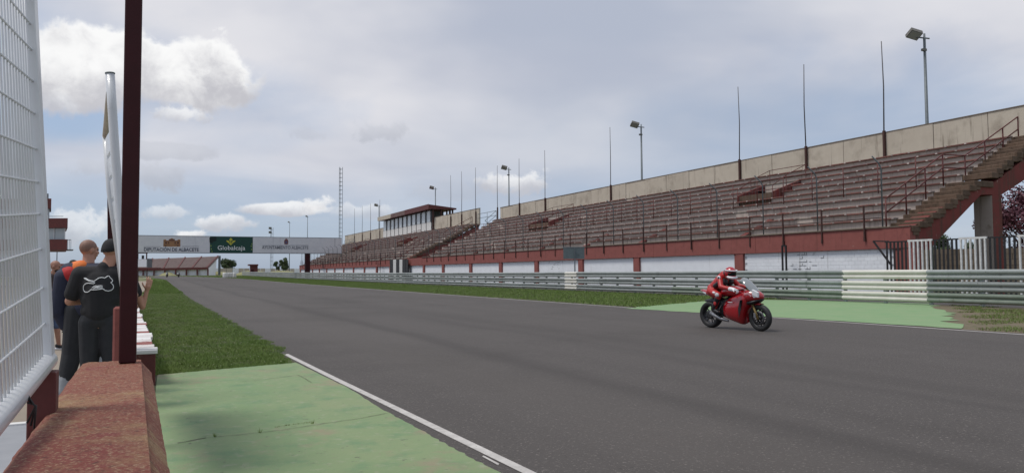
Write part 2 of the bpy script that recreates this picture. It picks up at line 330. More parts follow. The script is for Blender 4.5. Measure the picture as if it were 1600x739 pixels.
black_m = M('black_metal', (.012, .010, .011), .5); blackr = M('black_rubber', (.014, .014, .015), .75, bump=.0004, bscale=200)
whitebar = M('white_bar_paint', (.70, .70, .68), .6, (.5, .5, .48), 7, .5)
signm = M('sign_back_grey', (.14, .175, .18), .6, (.11, .14, .145), 5, .5)
blockbrown = M('brown_block_wall', (.22, .17, .13), .9, (.17, .13, .10), 1, .6, .006, 12, var=.12)
glass_dk = M('window_glass', (.30, .34, .36), .08, (.36, .40, .42), .6, .5, spec=.9, var=.08); glass_box = M('white_blind_pane', (.62, .66, .68), .25, (.48, .52, .55), .5, .6, var=.1)
leafm = M('green_leaves', (.030, .055, .016), .7, (.060, .085, .026), 1.2, .7); plum = M('purple_leaves', (.055, .012, .022), .6, (.12, .028, .045), 1.5, .7); bark = M('bark', (.07, .05, .035), .9, (.04, .03, .022), 6, .6, .01, 20)
skin = M('skin', (.46, .24, .165), .55, (.40, .20, .13), 14, .5); skin_dk = M('skin_tanned', (.33, .17, .11), .55, (.27, .13, .085), 14, .5)
redglow = M('red_gloss_bodywork', (.33, .006, .012), .22, coat=.8); redleather = M('red_leather', (.42, .022, .02), .45, (.36, .016, .016), 12, .5, .001, 60)
# ------------------------------------------------------------------ ground
KN = [-80, -40, -20, -10, 0] + [10 * i for i in range(1, 41)] + [430, 470, 520, 600, 800, 1200, 2500, 6000]
def _sm(t): t = max(0, min(1, t)); return t * t * (3 - 2 * t)
KZ = [1.15 * _sm((k - 50) / 350) for k in KN]
def gz(y): return float(np.interp(y, KN, KZ))
def bend(y): return -0.0008 * max(0, y - 150) ** 2 if y < 320 else -0.0008 * 170 ** 2 - 0.272 * (y - 320)
def strip(name, fa, fb, y0, y1, dz, mat, kind='structure', step=10, extra=()):
    ys = sorted(set([y0, y1] + [k for k in KN if y0 < k < y1] + [y for y in extra if y0 < y < y1] + ([y0 + step * i for i in range(int((y1 - y0) / step) + 1)] if step < 10 else [])))
    mb = MB(); vs = []
    for y in ys: vs += [(fa(y), y, gz(y) + dz), (fb(y), y, gz(y) + dz)]
    mb.add(vs, [(2 * i, 2 * i + 1, 2 * i + 3, 2 * i + 2) for i in range(len(ys) - 1)])
    return solo(name, mb, mat, kind=kind)
LL = lambda y: float(np.interp(y, [-80, 0, 5, 12.6, 42, 150], [3.4, 2.45, 2.25, 1.98, 1.62, 1.6])) + bend(y)
RL = lambda y: float(np.interp(y, [-80, -20, 10, 17, 40, 70, 200], [18, 16.9, 16.15, 16.0, 16.1, 16.4, 16.9])) + bend(y)
strip('ground', lambda y: -3000, lambda y: 3000, -80, 6000, 0, field_m)
strip('pit_lane', lambda y: -40, lambda y: -0.2, -30, 150, 0.004, pit_m)
strip('track', lambda y: LL(y) - 0.32, lambda y: RL(y) + 0.32, -80, 430, 0.012, asphalt, extra=range(150, 430, 5))
strip('track_edge_line', lambda y: LL(y) - 0.042, lambda y: LL(y) + 0.042, -80, 13.2, 0.016, white_line_m)
strip('track_edge_line', lambda y: RL(y) - 0.055, lambda y: RL(y) + 0.055, -80, 430, 0.016, white_line_m, extra=range(150, 430, 5))
m1 = PZ(777, 712); m2 = PZ(800, 726)
mb = MB(); mb.add([(m1.x - .13, m1.y - .02, .0165), (m1.x - .11, m1.y, .0165), (m2.x - .09, m2.y + .02, .0165), (m2.x - .115, m2.y - .02, .0165)], [(0, 1, 2, 3)]); solo('track_edge_line', mb, white_line_m, kind='structure')
# verge soil under the grass
strip('left_verge', lambda y: -0.6, lambda y: LL(y) - 0.10, 9.5, 430, 0.014, soil)
YG0, YG1 = 15.5, 34.5      # painted run-off on the right
strip('right_verge', lambda y: RL(y) + 0.28, lambda y: 27.5, 20, 300, 0.014, soil)
strip('right_dirt', lambda y: RL(y) + 0.28, lambda y: 27.5, -60, 22, 0.009, dirt_m)
strip('service_road', lambda y: 27.4, lambda y: 33.2, -60, 250, 0.010, edge_asphalt)
strip('track_edge_line', lambda y: 0.0 + bend(y), lambda y: LL(y) - .5, 150, 215, 0.022, M('pale_kerb_paint', (.45, .50, .38), .8))
jy = PZ(300, 441).y; mb = MB(); mb.add([(LL(jy), jy - .18, gz(jy) + .0165), (RL(jy), jy - .18, gz(jy) + .0165), (RL(jy), jy + .18, gz(jy) + .017), (LL(jy), jy + .18, gz(jy) + .017)], [(0, 1, 2, 3)]); solo('track_joint', mb, edge_asphalt, kind='structure')
def ragged(name, pts, dz, mat, jit, n=14):
    vs = []
    for i in range(len(pts)):
        a = Vector(pts[i]); b = Vector(pts[(i + 1) % len(pts)]); j = jit[i]
        for k in range(n if j else 1):
            t = k / n; p = a.lerp(b, t); nn = Vector((b.y - a.y, a.x - b.x)).normalized()
            vs.append(p + nn * (random.uniform(-j, j) if j and k else 0))
    mb = MB(); mb.add([(p.x, p.y, dz) for p in vs], [tuple(range(len(vs)))])
    o = solo(name, mb, mat, kind='structure')
    bm = bmesh.new(); bm.from_mesh(o.data); bmesh.ops.triangulate(bm, faces=bm.faces[:])
    for f in bm.faces:
        if f.normal.z < 0: f.normal_flip()
    bm.to_mesh(o.data); bm.free(); return o
def g2(px, py): p = PZ(px, py, 0.02); return (p.x, p.y)
# left painted pad: right side ragged against the dark seam
pL = [g2(246, 585), g2(462, 566), g2(545, 606), g2(600, 641), g2(660, 672), g2(712, 702), g2(785, 739), (2.1, 2.0), (2.4, -6), (-0.2, -6)]
ragged('green_pad', pL, 0.020, green_paint, [.015, .006, .008, .014, .014, .016, .014, 0, 0, 0], 12)
pR = [g2(975, 481.8), g2(1100, 470.5), g2(1180, 468), g2(1290, 469.5), g2(1455, 474), g2(1478, 487), g2(1470, 493), g2(1502, 513.2), g2(1350, 503.6), g2(1200, 494.3), g2(1080, 487.6)]
ragged('green_runoff', pR, 0.020, green_far, [.25, .2, .05, .05, .25, .35, .3, .06, .06, .06, .1], 10)
# slab joint and old patch cut into the left pad, both a dark groove
def crack(px, w, mat, name='pad_joint', dz=0.0245):
    pts = [Vector(g2(*p)) for p in px]; P = []
    for a, b in zip(pts, pts[1:]):
        n = max(2, int((b - a).length / .05))
        for k in range(n): P.append(a.lerp(b, k / n) + Vector((random.uniform(-.006, .006), random.uniform(-.008, .008))))
    P.append(pts[-1]); mb = MB(); vs = []
    for i, p in enumerate(P):
        d = (P[min(i + 1, len(P) - 1)] - P[max(i - 1, 0)]).normalized(); nn = Vector((-d.y, d.x)) * w * random.uniform(.3, 1)
        vs += [(p.x + nn.x, p.y + nn.y, dz), (p.x - nn.x, p.y - nn.y, dz)]
    mb.add(vs, [(2 * i + 1, 2 * i, 2 * i + 2, 2 * i + 3) for i in range(len(P) - 1)]); return solo(name, mb, mat, kind='structure')
groove = M('dirt_groove', (.04, .038, .025), .95, (.09, .08, .05), 12, .8)
crack([(278, 692), (300, 688), (322, 684)], .008, groove); crack([(322, 684), (385, 678), (440, 672), (490, 664), (560, 654), (612, 644)], .005, groove)
crack([(377, 596), (420, 592), (466, 586)], .006, groove); crack([(466, 586), (478, 592), (487, 598)], .006, groove)
# ------------------------------------------------------------------ grass
def blades(name, pts, h, w, mat, lean=.5, hs=None):
    n = len(pts); a = RNG.uniform(0, 2 * math.pi, n); l = RNG.normal(0, lean, (n, 2)); hh = h * RNG.uniform(.45, 1.25, n) * (hs if hs is not None else 1)
    ww = w * RNG.uniform(.6, 1.3, n); dx = np.cos(a) * ww; dy = np.sin(a) * ww
    v = np.empty((n, 3, 3)); v[:, 0] = pts; v[:, 1] = pts; v[:, 2] = pts
    v[:, 0, 0] -= dx; v[:, 0, 1] -= dy; v[:, 1, 0] += dx; v[:, 1, 1] += dy
    v[:, 2, 0] += l[:, 0] * hh; v[:, 2, 1] += l[:, 1] * hh; v[:, 2, 2] += hh
    me = bpy.data.meshes.new(name); me.vertices.add(n * 3); me.vertices.foreach_set('co', v.reshape(-1)); me.loops.add(n * 3); me.loops.foreach_set('vertex_index', np.arange(n * 3, dtype=np.int32))
    me.polygons.add(n); me.polygons.foreach_set('loop_start', np.arange(0, n * 3, 3, dtype=np.int32)); me.polygons.foreach_set('loop_total', np.full(n, 3, dtype=np.int32)); me.materials.append(mat); me.update(); me.validate()
    return tag(link(name, me), kind='stuff')
def scatter(n, f0, f1, y0, y1, p=1.0, dz=.012):
    y = y0 + (y1 - y0) * RNG.uniform(0, 1, n) ** p
    a = np.array([f0(t) for t in y]); b = np.array([f1(t) for t in y]); x = a + (b - a) * RNG.uniform(0, 1, n)
    return np.stack([x, y, np.interp(y, KN, KZ) + dz], 1)
edgeJ = lambda y: .09 * math.sin(y * 4.1) + .07 * math.sin(y * 9.7 + 1) + .05 * math.sin(y * 23 + 2)
LG = lambda y: LL(y) - .12 + edgeJ(y) * .5 + min(.2, max(0, y - 12.8) * .2)
p1 = scatter(230000, lambda y: -.15 - .03 * max(0, y - 12), LG, 10.3, 60, 2.0); q = (p1[:, 1] < 12.3) & (p1[:, 1] < 10.45 + .62 * p1[:, 0]); p1 = p1[~q]
gl, gr = g2(246, 585), g2(462, 566)
lim = gl[1] + (p1[:, 0] - gl[0]) * (gr[1] - gl[1]) / (gr[0] - gl[0]); p1 = p1[p1[:, 1] > lim - .04]
hN = .75 + .35 * np.sin(p1[:, 0] * 5 + 2 * np.sin(p1[:, 1] * 1.7)) * np.sin(p1[:, 1] * 3.3 + p1[:, 0] * 2) + .5 * (RNG.uniform(0, 1, len(p1)) > .985)
tag(blades('grass', p1, .052, .0034, grass_m, .6, hN), 'thick green grass verge beside the pit wall', 'grass')
p2 = scatter(30000, lambda y: -.9 + bend(y), LG, 60, 200, 1.5); tag(blades('grass', p2, .08, .02, grass_m, .5), 'far strip of grass left of the track', 'grass')
p3 = scatter(150000, lambda y: RL(y) + .35 + edgeJ(y), lambda y: 27.2, 20.5, 130, 1.5)
gA, gB = g2(968, 483), g2(1100, 470.5); gC = g2(1190, 468)
d1 = (gB[0] - gA[0]) * (p3[:, 1] - gA[1]) - (gB[1] - gA[1]) * (p3[:, 0] - gA[0]); p3 = p3[~((d1 < 0) & (p3[:, 0] < gB[0] + .3)) & ~((p3[:, 0] >= gB[0]) & (p3[:, 1] < gB[1] + (p3[:, 0] - gB[0]) * (gC[1] - gB[1]) / (gC[0] - gB[0])))]
tag(blades('grass', p3, .09, .010, grass_m, .5), 'green grass between the track and the guardrail', 'grass')
p4 = scatter(30000, lambda y: RL(y) + .4, lambda y: 27.2, 130, 290, 1.2); tag(blades('grass', p4, .11, .03, grass_m, .5), 'far grass strip along the guardrail', 'grass')
gD, gE = g2(1470, 474), g2(1510, 514)
p5 = scatter(80000, lambda y: RL(y) + .38, lambda y: 27.2, 4, 22.5, .8); w_ = gE[1] + (p5[:, 0] - gE[0]) * (gD[1] - gE[1]) / (gD[0] - gE[0]) - .6 + .35 * np.sin(p5[:, 0] * 3.1)
p5 = p5[(p5[:, 1] < w_)]; ns = np.sin(p5[:, 0] * 1.3 + 2 * np.sin(p5[:, 1] * .9)) + np.sin(p5[:, 1] * 2.1 + p5[:, 0]); p5 = p5[ns > -.5 + .8 * (p5[:, 1] > w_[p5[:, 1] < w_].mean() if False else 0)]
tag(blades('grass', p5[::2], .055, .006, dry_grass_m, .6), 'thin dry grass on bare dirt right of the green paint', 'grass'); tag(blades('grass', p5[1::2], .07, .008, grass_m, .6), 'patchy green tufts on the dirt by the guardrail', 'grass')
# weeds in the joint, flowers in the verge, far dry grass humps
for (px, py, lab) in ((336, 682, 'small weed in the slab joint nearest the pit wall'), (488, 662, 'forked weed growing where the joint meets the bare patch'), (406, 676, 'short sprout in the middle of the slab joint')):
    c = PZ(px, py, .02); mb = MB()
    for k in range(9):
        a = random.uniform(0, 6.28); h = random.uniform(.02, .05); d = Vector((math.cos(a), math.sin(a), 0)); b = c + d * .008
        mb.add([b - Vector((.002, 0, 0)), b + Vector((.002, 0, 0)), b + d * .015 + Vector((0, 0, h))], [(0, 1, 2)])
    solo('weed', mb, grass_m, lab, 'weed', origin=c)
pc = [PZ(x, y, .0) for x, y in ((490, 663), (470, 665), (450, 668), (430, 671))]; pw = np.concatenate([np.array([[a.x + (b.x - a.x) * t, a.y + (b.y - a.y) * t, .02] for t in RNG.uniform(0, 1, 26)]) for a, b in zip(pc, pc[1:])])
tag(blades('grass', pw, .016, .002, grass_m, .4), 'tiny weeds lining the joint in the green pad', 'grass')
fl = scatter(150, lambda y: .2, lambda y: 1.7, 11.5, 22, 1.3); mb = MB()
for x, y, z in fl:
    h = random.uniform(.04, .075); mb.add([(x - .007, y, z + h), (x, y - .006, z + h + .004), (x + .007, y, z + h), (x, y + .006, z + h + .006)], [(0, 1, 2, 3)])
solo('wild_flowers', mb, M('pale_petals', (.55, .58, .38), .8), 'tiny pale flowers scattered in the left verge', 'flowers', kind='stuff')
def hump(name, c, rx, ry, h, mat, lab):
    mb = MB(); vs = []; n = 18; m = 7
    for j in range(m + 1):
        for i in range(n):
            t = 2 * math.pi * i / n; r = (1 - j / m); hh = h * math.cos(r * math.pi / 2) ** .8 * (1 + random.uniform(-.12, .12)) if r < 1 else 0
            vs.append((c[0] + rx * r * math.cos(t), c[1] + ry * r * math.sin(t), gz(c[1]) - .05 + hh))
    fs = [(j * n + i, j * n + (i + 1) % n, (j + 1) * n + (i + 1) % n, (j + 1) * n + i) for j in range(m) for i in range(n)]
    mb.add(vs, fs, True); o = solo(name, mb, mat, kind='structure'); return o
straw = M('straw_grass', (.26, .235, .12), .95, (.18, .19, .08), .6, .8, .02, 6)
for (px, Y, wpx, h) in ((277, 300, 40, 1.6), (262, 290, 26, 1.2), (306, 310, 34, 1.7), (395, 300, 60, 1.7), (340, 320, 50, 1.4), (440, 290, 70, 1.6), (500, 300, 60, 1.5)):
    c = PD(px, 426, Y); hump('dry_mound', (c.x, c.y), wpx * Y / F / 2, 9, h, straw, '')
# ------------------------------------------------------------------ guardrail (three W-beams)
RX = lambda y: float(np.interp(y, [-60, 20, 60, 300], [26.7, 26.6, 26.9, 27.3]))
def wbeam(x, y0, y1, zc, h=.31):    # W section facing the track (towards -x)
    pr = [(x, z * 1.20) for x, z in [(0.0, .155), (-.012, .145), (-.075, .115), (-.082, .095), (-.082, .07), (-.075, .05), (-.012, .012), (-.006, 0), (-.012, -.012), (-.075, -.05), (-.082, -.07), (-.082, -.095), (-.075, -.115), (-.012, -.145), (0.0, -.155)]]
    return pr
rail = empty('guardrail', (26.7, 20, 0), 'long three-beam galvanised guardrail between the track and the grandstands', 'guardrail')
pr = wbeam(0, 0, 0, 0); SEG = 4.0
def beam_mesh(mat):
    mb = MB(); r0 = [(x, -.03, z) for x, z in pr]; rm = [(x - .003, SEG * .5, z) for x, z in pr]; r1 = [(x - .006, SEG + .05, z) for x, z in pr]
    back = lambda r: [(x + .004, y, z) for x, y, z in r[::-1]]
    mb.loft([r0 + back(r0), rm + back(rm), r1 + back(r1)], True, True, False)
    for yy in (.06, 0.14): mb.box(-.02, -.004, yy, yy + .025, -.015, .015)
    return mb.mesh('beam', mat)
bm_s, bm_g, bm_w = beam_mesh(steel), beam_mesh(steel_green), beam_mesh(rail_white)
YW0 = SN(1288, 26.6); YW1 = SN(1451, 26.6); ysegs = []
y = YW1 - 4 * SEG * 3
far = MB(); postm = MB(); postm.box(.03, .15, -.05, .05, -.02, 1.33); pm = postm.mesh('post', steel)
y = YW1 - SEG * 5; k = 0; white_y = (YW1 - .1, YW0 - .5)
while y < 282:
    x = RX(y + 2); g0 = gz(y); 
    for t, zc in enumerate((1.175, .74, .305)):
        zz = zc + g0; tilt = math.atan2(gz(y + SEG) - g0, SEG); yaw = -math.atan2(RX(y + SEG) - RX(y), SEG)
        isw = YW1 - .2 < y < YW0 - 1.0
        me = bm_w if isw else (bm_g if t == 2 and 8 < y < 34 else bm_s)
        if y < 245:
            o = link('beam', me, rail, (x - 26.7 + random.uniform(-.008, .008), y - 20, zz + random.uniform(-.008, .008)), (tilt, 0, yaw + random.uniform(-.002, .002)))
            if isw: o['label'] = 'white painted guardrail beam'
        else: far.add([(x - 26.7 + a, y - 20 + b, zz + c) for (a, b, c) in [tuple(v.co) for v in bm_s.vertices]], [tuple(p.vertices) for p in bm_s.polygons])
    for yy in (y, y + 2):
        if y < 245: link('post', pm, rail, (x - 26.7, yy - 20, g0))
    y += SEG; k += 1
o = link('beam', far.mesh('beam', steel), rail); o['kind'] = 'stuff'
# small white painted patch on the rail below the sign
ys = SN(902, 26.8); mb = MB(); me = beam_mesh(rail_white)
for zc in (1.175, .74, .305):
    o = link('painted_patch', me.copy(), rail, (RX(ys) - 26.7 - .012, ys - 20, zc + gz(ys))); o.scale = (1, .42 * 1.0, 1); o['label'] = 'white painted patch on the guardrail'
# ------------------------------------------------------------------ grandstands
NF = 33.0; NB = 44.55
Z_BAND0, Z_BAND1 = 2.42, 3.46
LOW = [(33.05 + .95 * k, (3.50, 3.93, 4.42, 4.91, 5.40)[k]) for k in range(5)]           # front edge of each tread, its height
AIS = 5.90; AX0, AX1 = 37.8, 39.2
UPP = [(39.2 + .87 * k, 6.40 + .475 * k) for k in range(6)]
ROWS = [(n0, z, z - (3.20 if k == 0 else LOW[k - 1][1])) for k, (n0, z) in enumerate(LOW)] + [(AX0, AIS, AIS - LOW[-1][1])] + [(n0, z, z - (AIS if k == 0 else UPP[k - 1][1])) for k, (n0, z) in enumerate(UPP)]
SEATS = [(n0 + .02, z + .045) for n0, z in LOW[1:]] + [(AX0 + .02, AIS + .045)] + [(n0 + .02, z + .045) for n0, z in UPP]
PL = 1.25
def plank_mesh():
    mb = MB(); mb.box(-.17, .17, .03, PL - .03, -.045, .03); return mb.mesh('bench_plank', plank_m)
def cap_mesh():
    mb = MB(); mb.box(-.18, .17, -.07, .07, -.04, .042); return mb.mesh('bench_support', plank_pale)
plk, capm = plank_mesh(), cap_mesh()
def vom_cut(y0, y1, vs, a=0):   # pieces of [y0,y1] outside the stair openings
    segs = [(y0, y1)]
    for (p, q) in vs:
        new = []
        for (a, b) in segs:
            if q <= a or p >= b: new.append((a, b))
            else:
                if p > a: new.append((a, p))
                if q < b: new.append((q, b))
        segs = new
    return segs
def stand(y0, y1, label, voms, pillars, near_panels, wall_extra=0.0, stair=1.55, thick=0, budget=300, wallgap=None, wallend=None):
    root = empty('grandstand', (NF, y0, 0), label, 'grandstand', 'open concrete grandstands beside the straight')
    ys0 = y0 + stair; yend = y1 - stair if wallgap else y1
    # front: white infill between red pillars, red band above
    for i, (a, b) in enumerate(zip(pillars, pillars[1:])):
        mb = MB(); mb.box(NF + .14, NF + .34, a + .3, b - .3, 0, Z_BAND0); part('infill_wall', mb, whitewall if i or y0 > 50 else mortar, root)
    mb0 = MB(); mb0.box(-.02, .40, -.32, .32, 0, Z_BAND0 - .002); pmesh = mb0.mesh('pillar', red_paint)
    for p in pillars: link('pillar', pmesh, root, (0, p - y0, 0))
    step = 10.5
    a = y0
    while a < y1 - .1:
        b = min(a + step, y1); mb = MB(); mb.box(NF - .05, NF + .34, a + .006, b - .006, Z_BAND0, Z_BAND1); part('beam_band', mb, red_paint, root, bevel=.01); a = b
    mb = MB(); mb.box(NF - .09, NF + .36, y0, y1, Z_BAND1, Z_BAND1 + .05); part('band_edge', mb, conc_cap, root)
    # treads and risers (each tier one part per bay)
    for k, (n0, z, rise) in enumerate(ROWS):
        n1 = ROWS[k + 1][0] if k + 1 < len(ROWS) else NB
        cuts = vom_cut(ys0, yend, voms) if k in (6, 7, 8) else [(ys0, yend)]
        for (a, b) in cuts:
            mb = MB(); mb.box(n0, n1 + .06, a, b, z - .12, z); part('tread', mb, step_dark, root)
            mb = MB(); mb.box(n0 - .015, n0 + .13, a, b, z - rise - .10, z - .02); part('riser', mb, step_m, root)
            # loose caps and stained nosing
            mb = MB(); mb.box(n0 - .05, n0 + .10, a, b, z - .018, z + .035); part('nosing', mb, conc_cap, root)
    # benches
    items = []
    for k, (nx, z) in enumerate(SEATS):
        c = 0; yy = ys0 + .1
        while yy + PL < yend - .05:
            skip = (k in (6, 7, 8) and any(p - .7 < yy + PL / 2 < q + .7 for p, q in voms)) or random.random() < .02
            if not skip: items.append((k, nx, yy, z))
            yy += PL
    items.sort(key=lambda t: t[2]); M1 = MB(); M2 = MB()
    for i, (k, nx, yy, z) in enumerate(items):
        jz = random.uniform(-.012, .012)
        if i < budget:
            link('bench_plank', plk, root, (nx - NF, yy - y0, z + jz), (0, random.uniform(-.04, .04), random.uniform(-.008, .008)))
            link('bench_support', capm, root, (nx - NF, yy - y0, z))
        else:
            M1.add([(v.co.x + nx, v.co.y + yy, v.co.z + z + jz) for v in plk.vertices], [tuple(p.vertices) for p in plk.polygons])
            M2.add([(v.co.x + nx, v.co.y + yy, v.co.z + z) for v in capm.vertices], [tuple(p.vertices) for p in capm.polygons])
    if M1.v: part('bench_plank', M1, plank_m, root, 'stuff'); part('bench_support', M2, plank_pale, root, 'stuff')
    # back wall in cast panels with open joints
    zt = 10.62 + wall_extra; wy0, wy1 = (y0 + .0, wallend or y1); yy = wy0; pw = 3.5
    while yy < wy1 - .2:
        b = min(yy + pw, wy1); mb = MB()
        if not (wallgap and len(wallgap) > 2 and wallgap[2] < (yy + b) / 2 < wallgap[3]):
            j = random.uniform(-.02, .02); mb.box(NB + j, NB + .22 + j, yy + .02, b - .02, UPP[-1][1] - .1, zt); part('wall_panel', mb, conc, root)
            mb = MB(); mb.box(NB - .03, NB + .25, yy + .01, b - .01, zt + .002, zt + .06); part('coping', mb, conc_cap, root)
        yy = b
    # raker beams and columns under the terraces
    for i, p in enumerate([y0 + .02] + [q for q in pillars if q > y0 + 3]):
        w = 1.0 if i == 0 else .5
        poly = [(33.0, 2.35), (33.0, 3.35), (37.7, 5.52), (39.2, 5.72), (44.5, 8.52), (44.5, 7.2 - thick), (40.05, 5.25 - thick), (38.4, 5.2 - thick), (34.3, 2.35)]
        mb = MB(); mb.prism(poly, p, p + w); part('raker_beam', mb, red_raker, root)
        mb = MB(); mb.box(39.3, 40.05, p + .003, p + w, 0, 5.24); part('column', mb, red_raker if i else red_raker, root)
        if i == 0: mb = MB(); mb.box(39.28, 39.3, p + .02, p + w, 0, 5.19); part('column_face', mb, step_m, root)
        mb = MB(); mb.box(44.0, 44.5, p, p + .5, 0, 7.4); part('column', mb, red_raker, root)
        mb = MB(); mb.box(33.02, 33.7, p + .003, p + w - .01, 0, 2.4); part('column', mb, red_paint, root)
    # stairway at the near end: two short treads to each tier
    fl = []
    for k, (n0, z, rise) in enumerate(ROWS):
        n1 = ROWS[k + 1][0] if k + 1 < len(ROWS) else NB - .02
        if k == 5: fl.append((n0, n1, z))
        else:
            zn = ROWS[k + 1][1] if k + 1 < len(ROWS) else z; h = (n0 + n1) / 2; fl.append((n0, h, z)); fl.append((h, n1, (z + zn) / 2))
    for i, (a, b, z) in enumerate(fl):
        e = random.uniform(-.12, .02) if i % 2 else -.02
        mb = MB(); mb.box(a, b + .12, y0 - .05 + e * .5, ys0 - .004, z - .30, z); part('step', mb, stair_m, root, bevel=.02)
    # stepped concrete cheeks that fill the end between steps and raker
    for i, (a, b, z) in enumerate(fl[::2]):
        mb = MB(); mb.box(a + .1, a + .5, y0 - .03, y0 + .9, z - .46, z - .28); part('cheek_block', mb, stair_m, root)
    # stair railing: top rail and knee rail on posts
    rl = empty('stair_railing', (0, 0, 0), None, None); rl.parent = root; rl.location = (0, 0, 0)
    yr = ys0 - .12
    zf = lambda n: float(np.interp(n, [33.0, 37.4, 39.4, 44.4], [3.45, 6.0, 6.05, 8.75]))
    path = [33.1, 37.5, 39.3, 44.0]
    for hh in (1.42, .72):
        mb = MB(); mb.tube([(n, yr, zf(n) + hh) for n in path], .036, 6); part('rail', mb, maroon2, rl)
    for n in (33.1, 34.6, 36.1, 37.5, 39.3, 41.0, 42.6, 44.0):
        mb = MB(); mb.tube([(n, yr, zf(n) - .25), (n, yr, zf(n) + 1.42)], .038, 6); part('post', mb, maroon2, rl)
    # front fence: short dark posts on brackets, wires; tall cranked posts with mesh
    ff = bpy.data.objects.new('front_fence', None); COL.objects.link(ff); ff.parent = root
    mbp = MB(); mbp.box(-.035, .035, -.035, .035, 2.86, 4.66); mbp.box(-.03, .06, -.05, .05, 2.83, 3.05); mp_ = mbp.mesh('post', dark_post_m)
    yy = ys0 + 1.0
    while yy < yend: link('post', mp_, ff, (-.10, yy - y0, 0), (0, random.uniform(-.01, .01), 0)); yy += 2.8
    for z, r in ((3.98, .028), (3.46, .012)):
        mb = MB(); mb.tube([(NF - .10, ys0, z), (NF - .10, yend, z)], r, 5); part('rail', mb, dark_post_m, ff)
    mbp = MB(); mbp.tube([(0, 0, 3.5), (0, 0, 6.45), (-.12, 0, 6.68), (-.62, 0, 7.05)], .035, 7); mt = mbp.mesh('tall_post', post_grey)
    mf = bpy.data.objects.new('mesh_fence', None); COL.objects.link(mf); mf.parent = root
    yy = ys0 + .05
    while yy < yend: link('tall_post', mt, mf, (.05, yy - y0, 0)); yy += 4.15
    mb = MB(); yy = ys0
    while yy < yend: mb.bar((NF + .05, yy, 3.5), (NF + .05, yy, 6.4), .005); yy += .28
    for z in (3.6, 5.0, 6.4): mb.bar((NF + .05, ys0, z), (NF + .05, yend, z), .009)
    part('wire_mesh', mb, post_grey, mf, 'stuff')
    # aisle railing
    ar = bpy.data.objects.new('aisle_railing', None); COL.objects.link(ar); ar.parent = root
    mbp = MB(); mbp.tube([(0, 0, 5.3), (0, 0, 7.1)], .03, 6); mt = mbp.mesh('post', maroon2)
    yy = ys0 + 1.5
    while yy < yend - 1: link('post', mt, ar, (AX0 - .25 - NF, yy - y0, .45)); yy += 2.43
    for z in (7.52, 6.85):
        mb = MB(); mb.tube([(AX0 - .25, ys0 + 1.5, z), (AX0 - .25, yend - 1, z)], .026, 6); part('rail', mb, maroon2, ar)
    # stair openings
    for (p, q) in voms:
        v = bpy.data.objects.new('stair_opening', None); COL.objects.link(v); v.parent = root
        mb = MB(); mb.box(39.3, 39.55, p - .0, q, AIS - .05, AIS + 1.0); part('parapet', mb, stair_m, v)
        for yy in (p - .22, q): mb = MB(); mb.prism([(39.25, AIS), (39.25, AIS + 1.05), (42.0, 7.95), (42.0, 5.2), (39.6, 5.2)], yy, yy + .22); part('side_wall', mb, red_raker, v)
        mb = MB(); mb.box(41.95, 42.15, p, q, 4.6, UPP[3][1] - .13); part('back_shade', mb, M('opening_shade', (.02, .015, .015), .9), v)  # back of the recess coloured near-black for the shade inside the opening
        for i in range(6): mb = MB(); mb.box(39.55 + .38 * i, 39.98 + .38 * i, p, q, 5.0 - .26 * i, 5.3 - .26 * i); part('step', mb, stair_m, v)
        for yy in (p - .1, q + .1):
            mb = MB(); mb.tube([(39.2, yy, 7.35), (40.5, yy, 8.15), (42.4, yy, 9.0)], .026, 6); mb.tube([(42.4, yy, 9.0), (42.4, yy, 7.6)], .026, 6); mb.tube([(40.5, yy, 8.15), (40.5, yy, 6.9)], .026, 6); mb.tube([(39.2, yy, 7.35), (39.2, yy, 6.0)], .026, 6); part('railing', mb, maroon2, v)
        mb = MB(); mb.tube([(42.4, p - .1, 9.0), (42.4, q + .1, 9.0)], .026, 6); part('railing', mb, maroon2, v)
    return root
pil1 = [25.3] + [SN(x, NF) for x in (1156, 995, 907.5, 838, 782, 735, 692)]; YE1 = 100.0
pil1 = pil1 + [99.4]
S1 = stand(SN(1425, NF), YE1, 'nearer long grandstand of concrete tiers behind the guardrail', [(SN(1210, 39.3), SN(1158, 39.3)), (SN(858, 39.3), SN(828, 39.3))], pil1, True, wallend=99.5)
Y2 = SN(749, NB) ; Y2E = SN(468, NF)
pil2 = [Y2 + .3 + 8.2 * i for i in range(int((Y2E - Y2) / 8.2) + 1)]
TY0, TY1 = SN(669, 43.3), SN(592, 43.3)
S2 = stand(Y2, Y2E, 'farther grandstand with the glazed control box on top, beyond the bridge posts', [(Y2 + 22, Y2 + 25.5), (Y2 + 58, Y2 + 61.5)], pil2, False, wall_extra=.55, budget=200, thick=2.4, wallgap=(0, 0, TY0 + 1.5, TY1))
mb = MB(); mb.box(NF - .05, NF + .3, YE1 + .01, Y2 - .6, Z_BAND0, Z_BAND1); part('beam_band', mb, red_paint, S1); mb = MB(); mb.box(NF + .14, NF + .3, YE1, Y2 - .6, 0, Z_BAND0); part('infill_wall', mb, whitewall, S1)
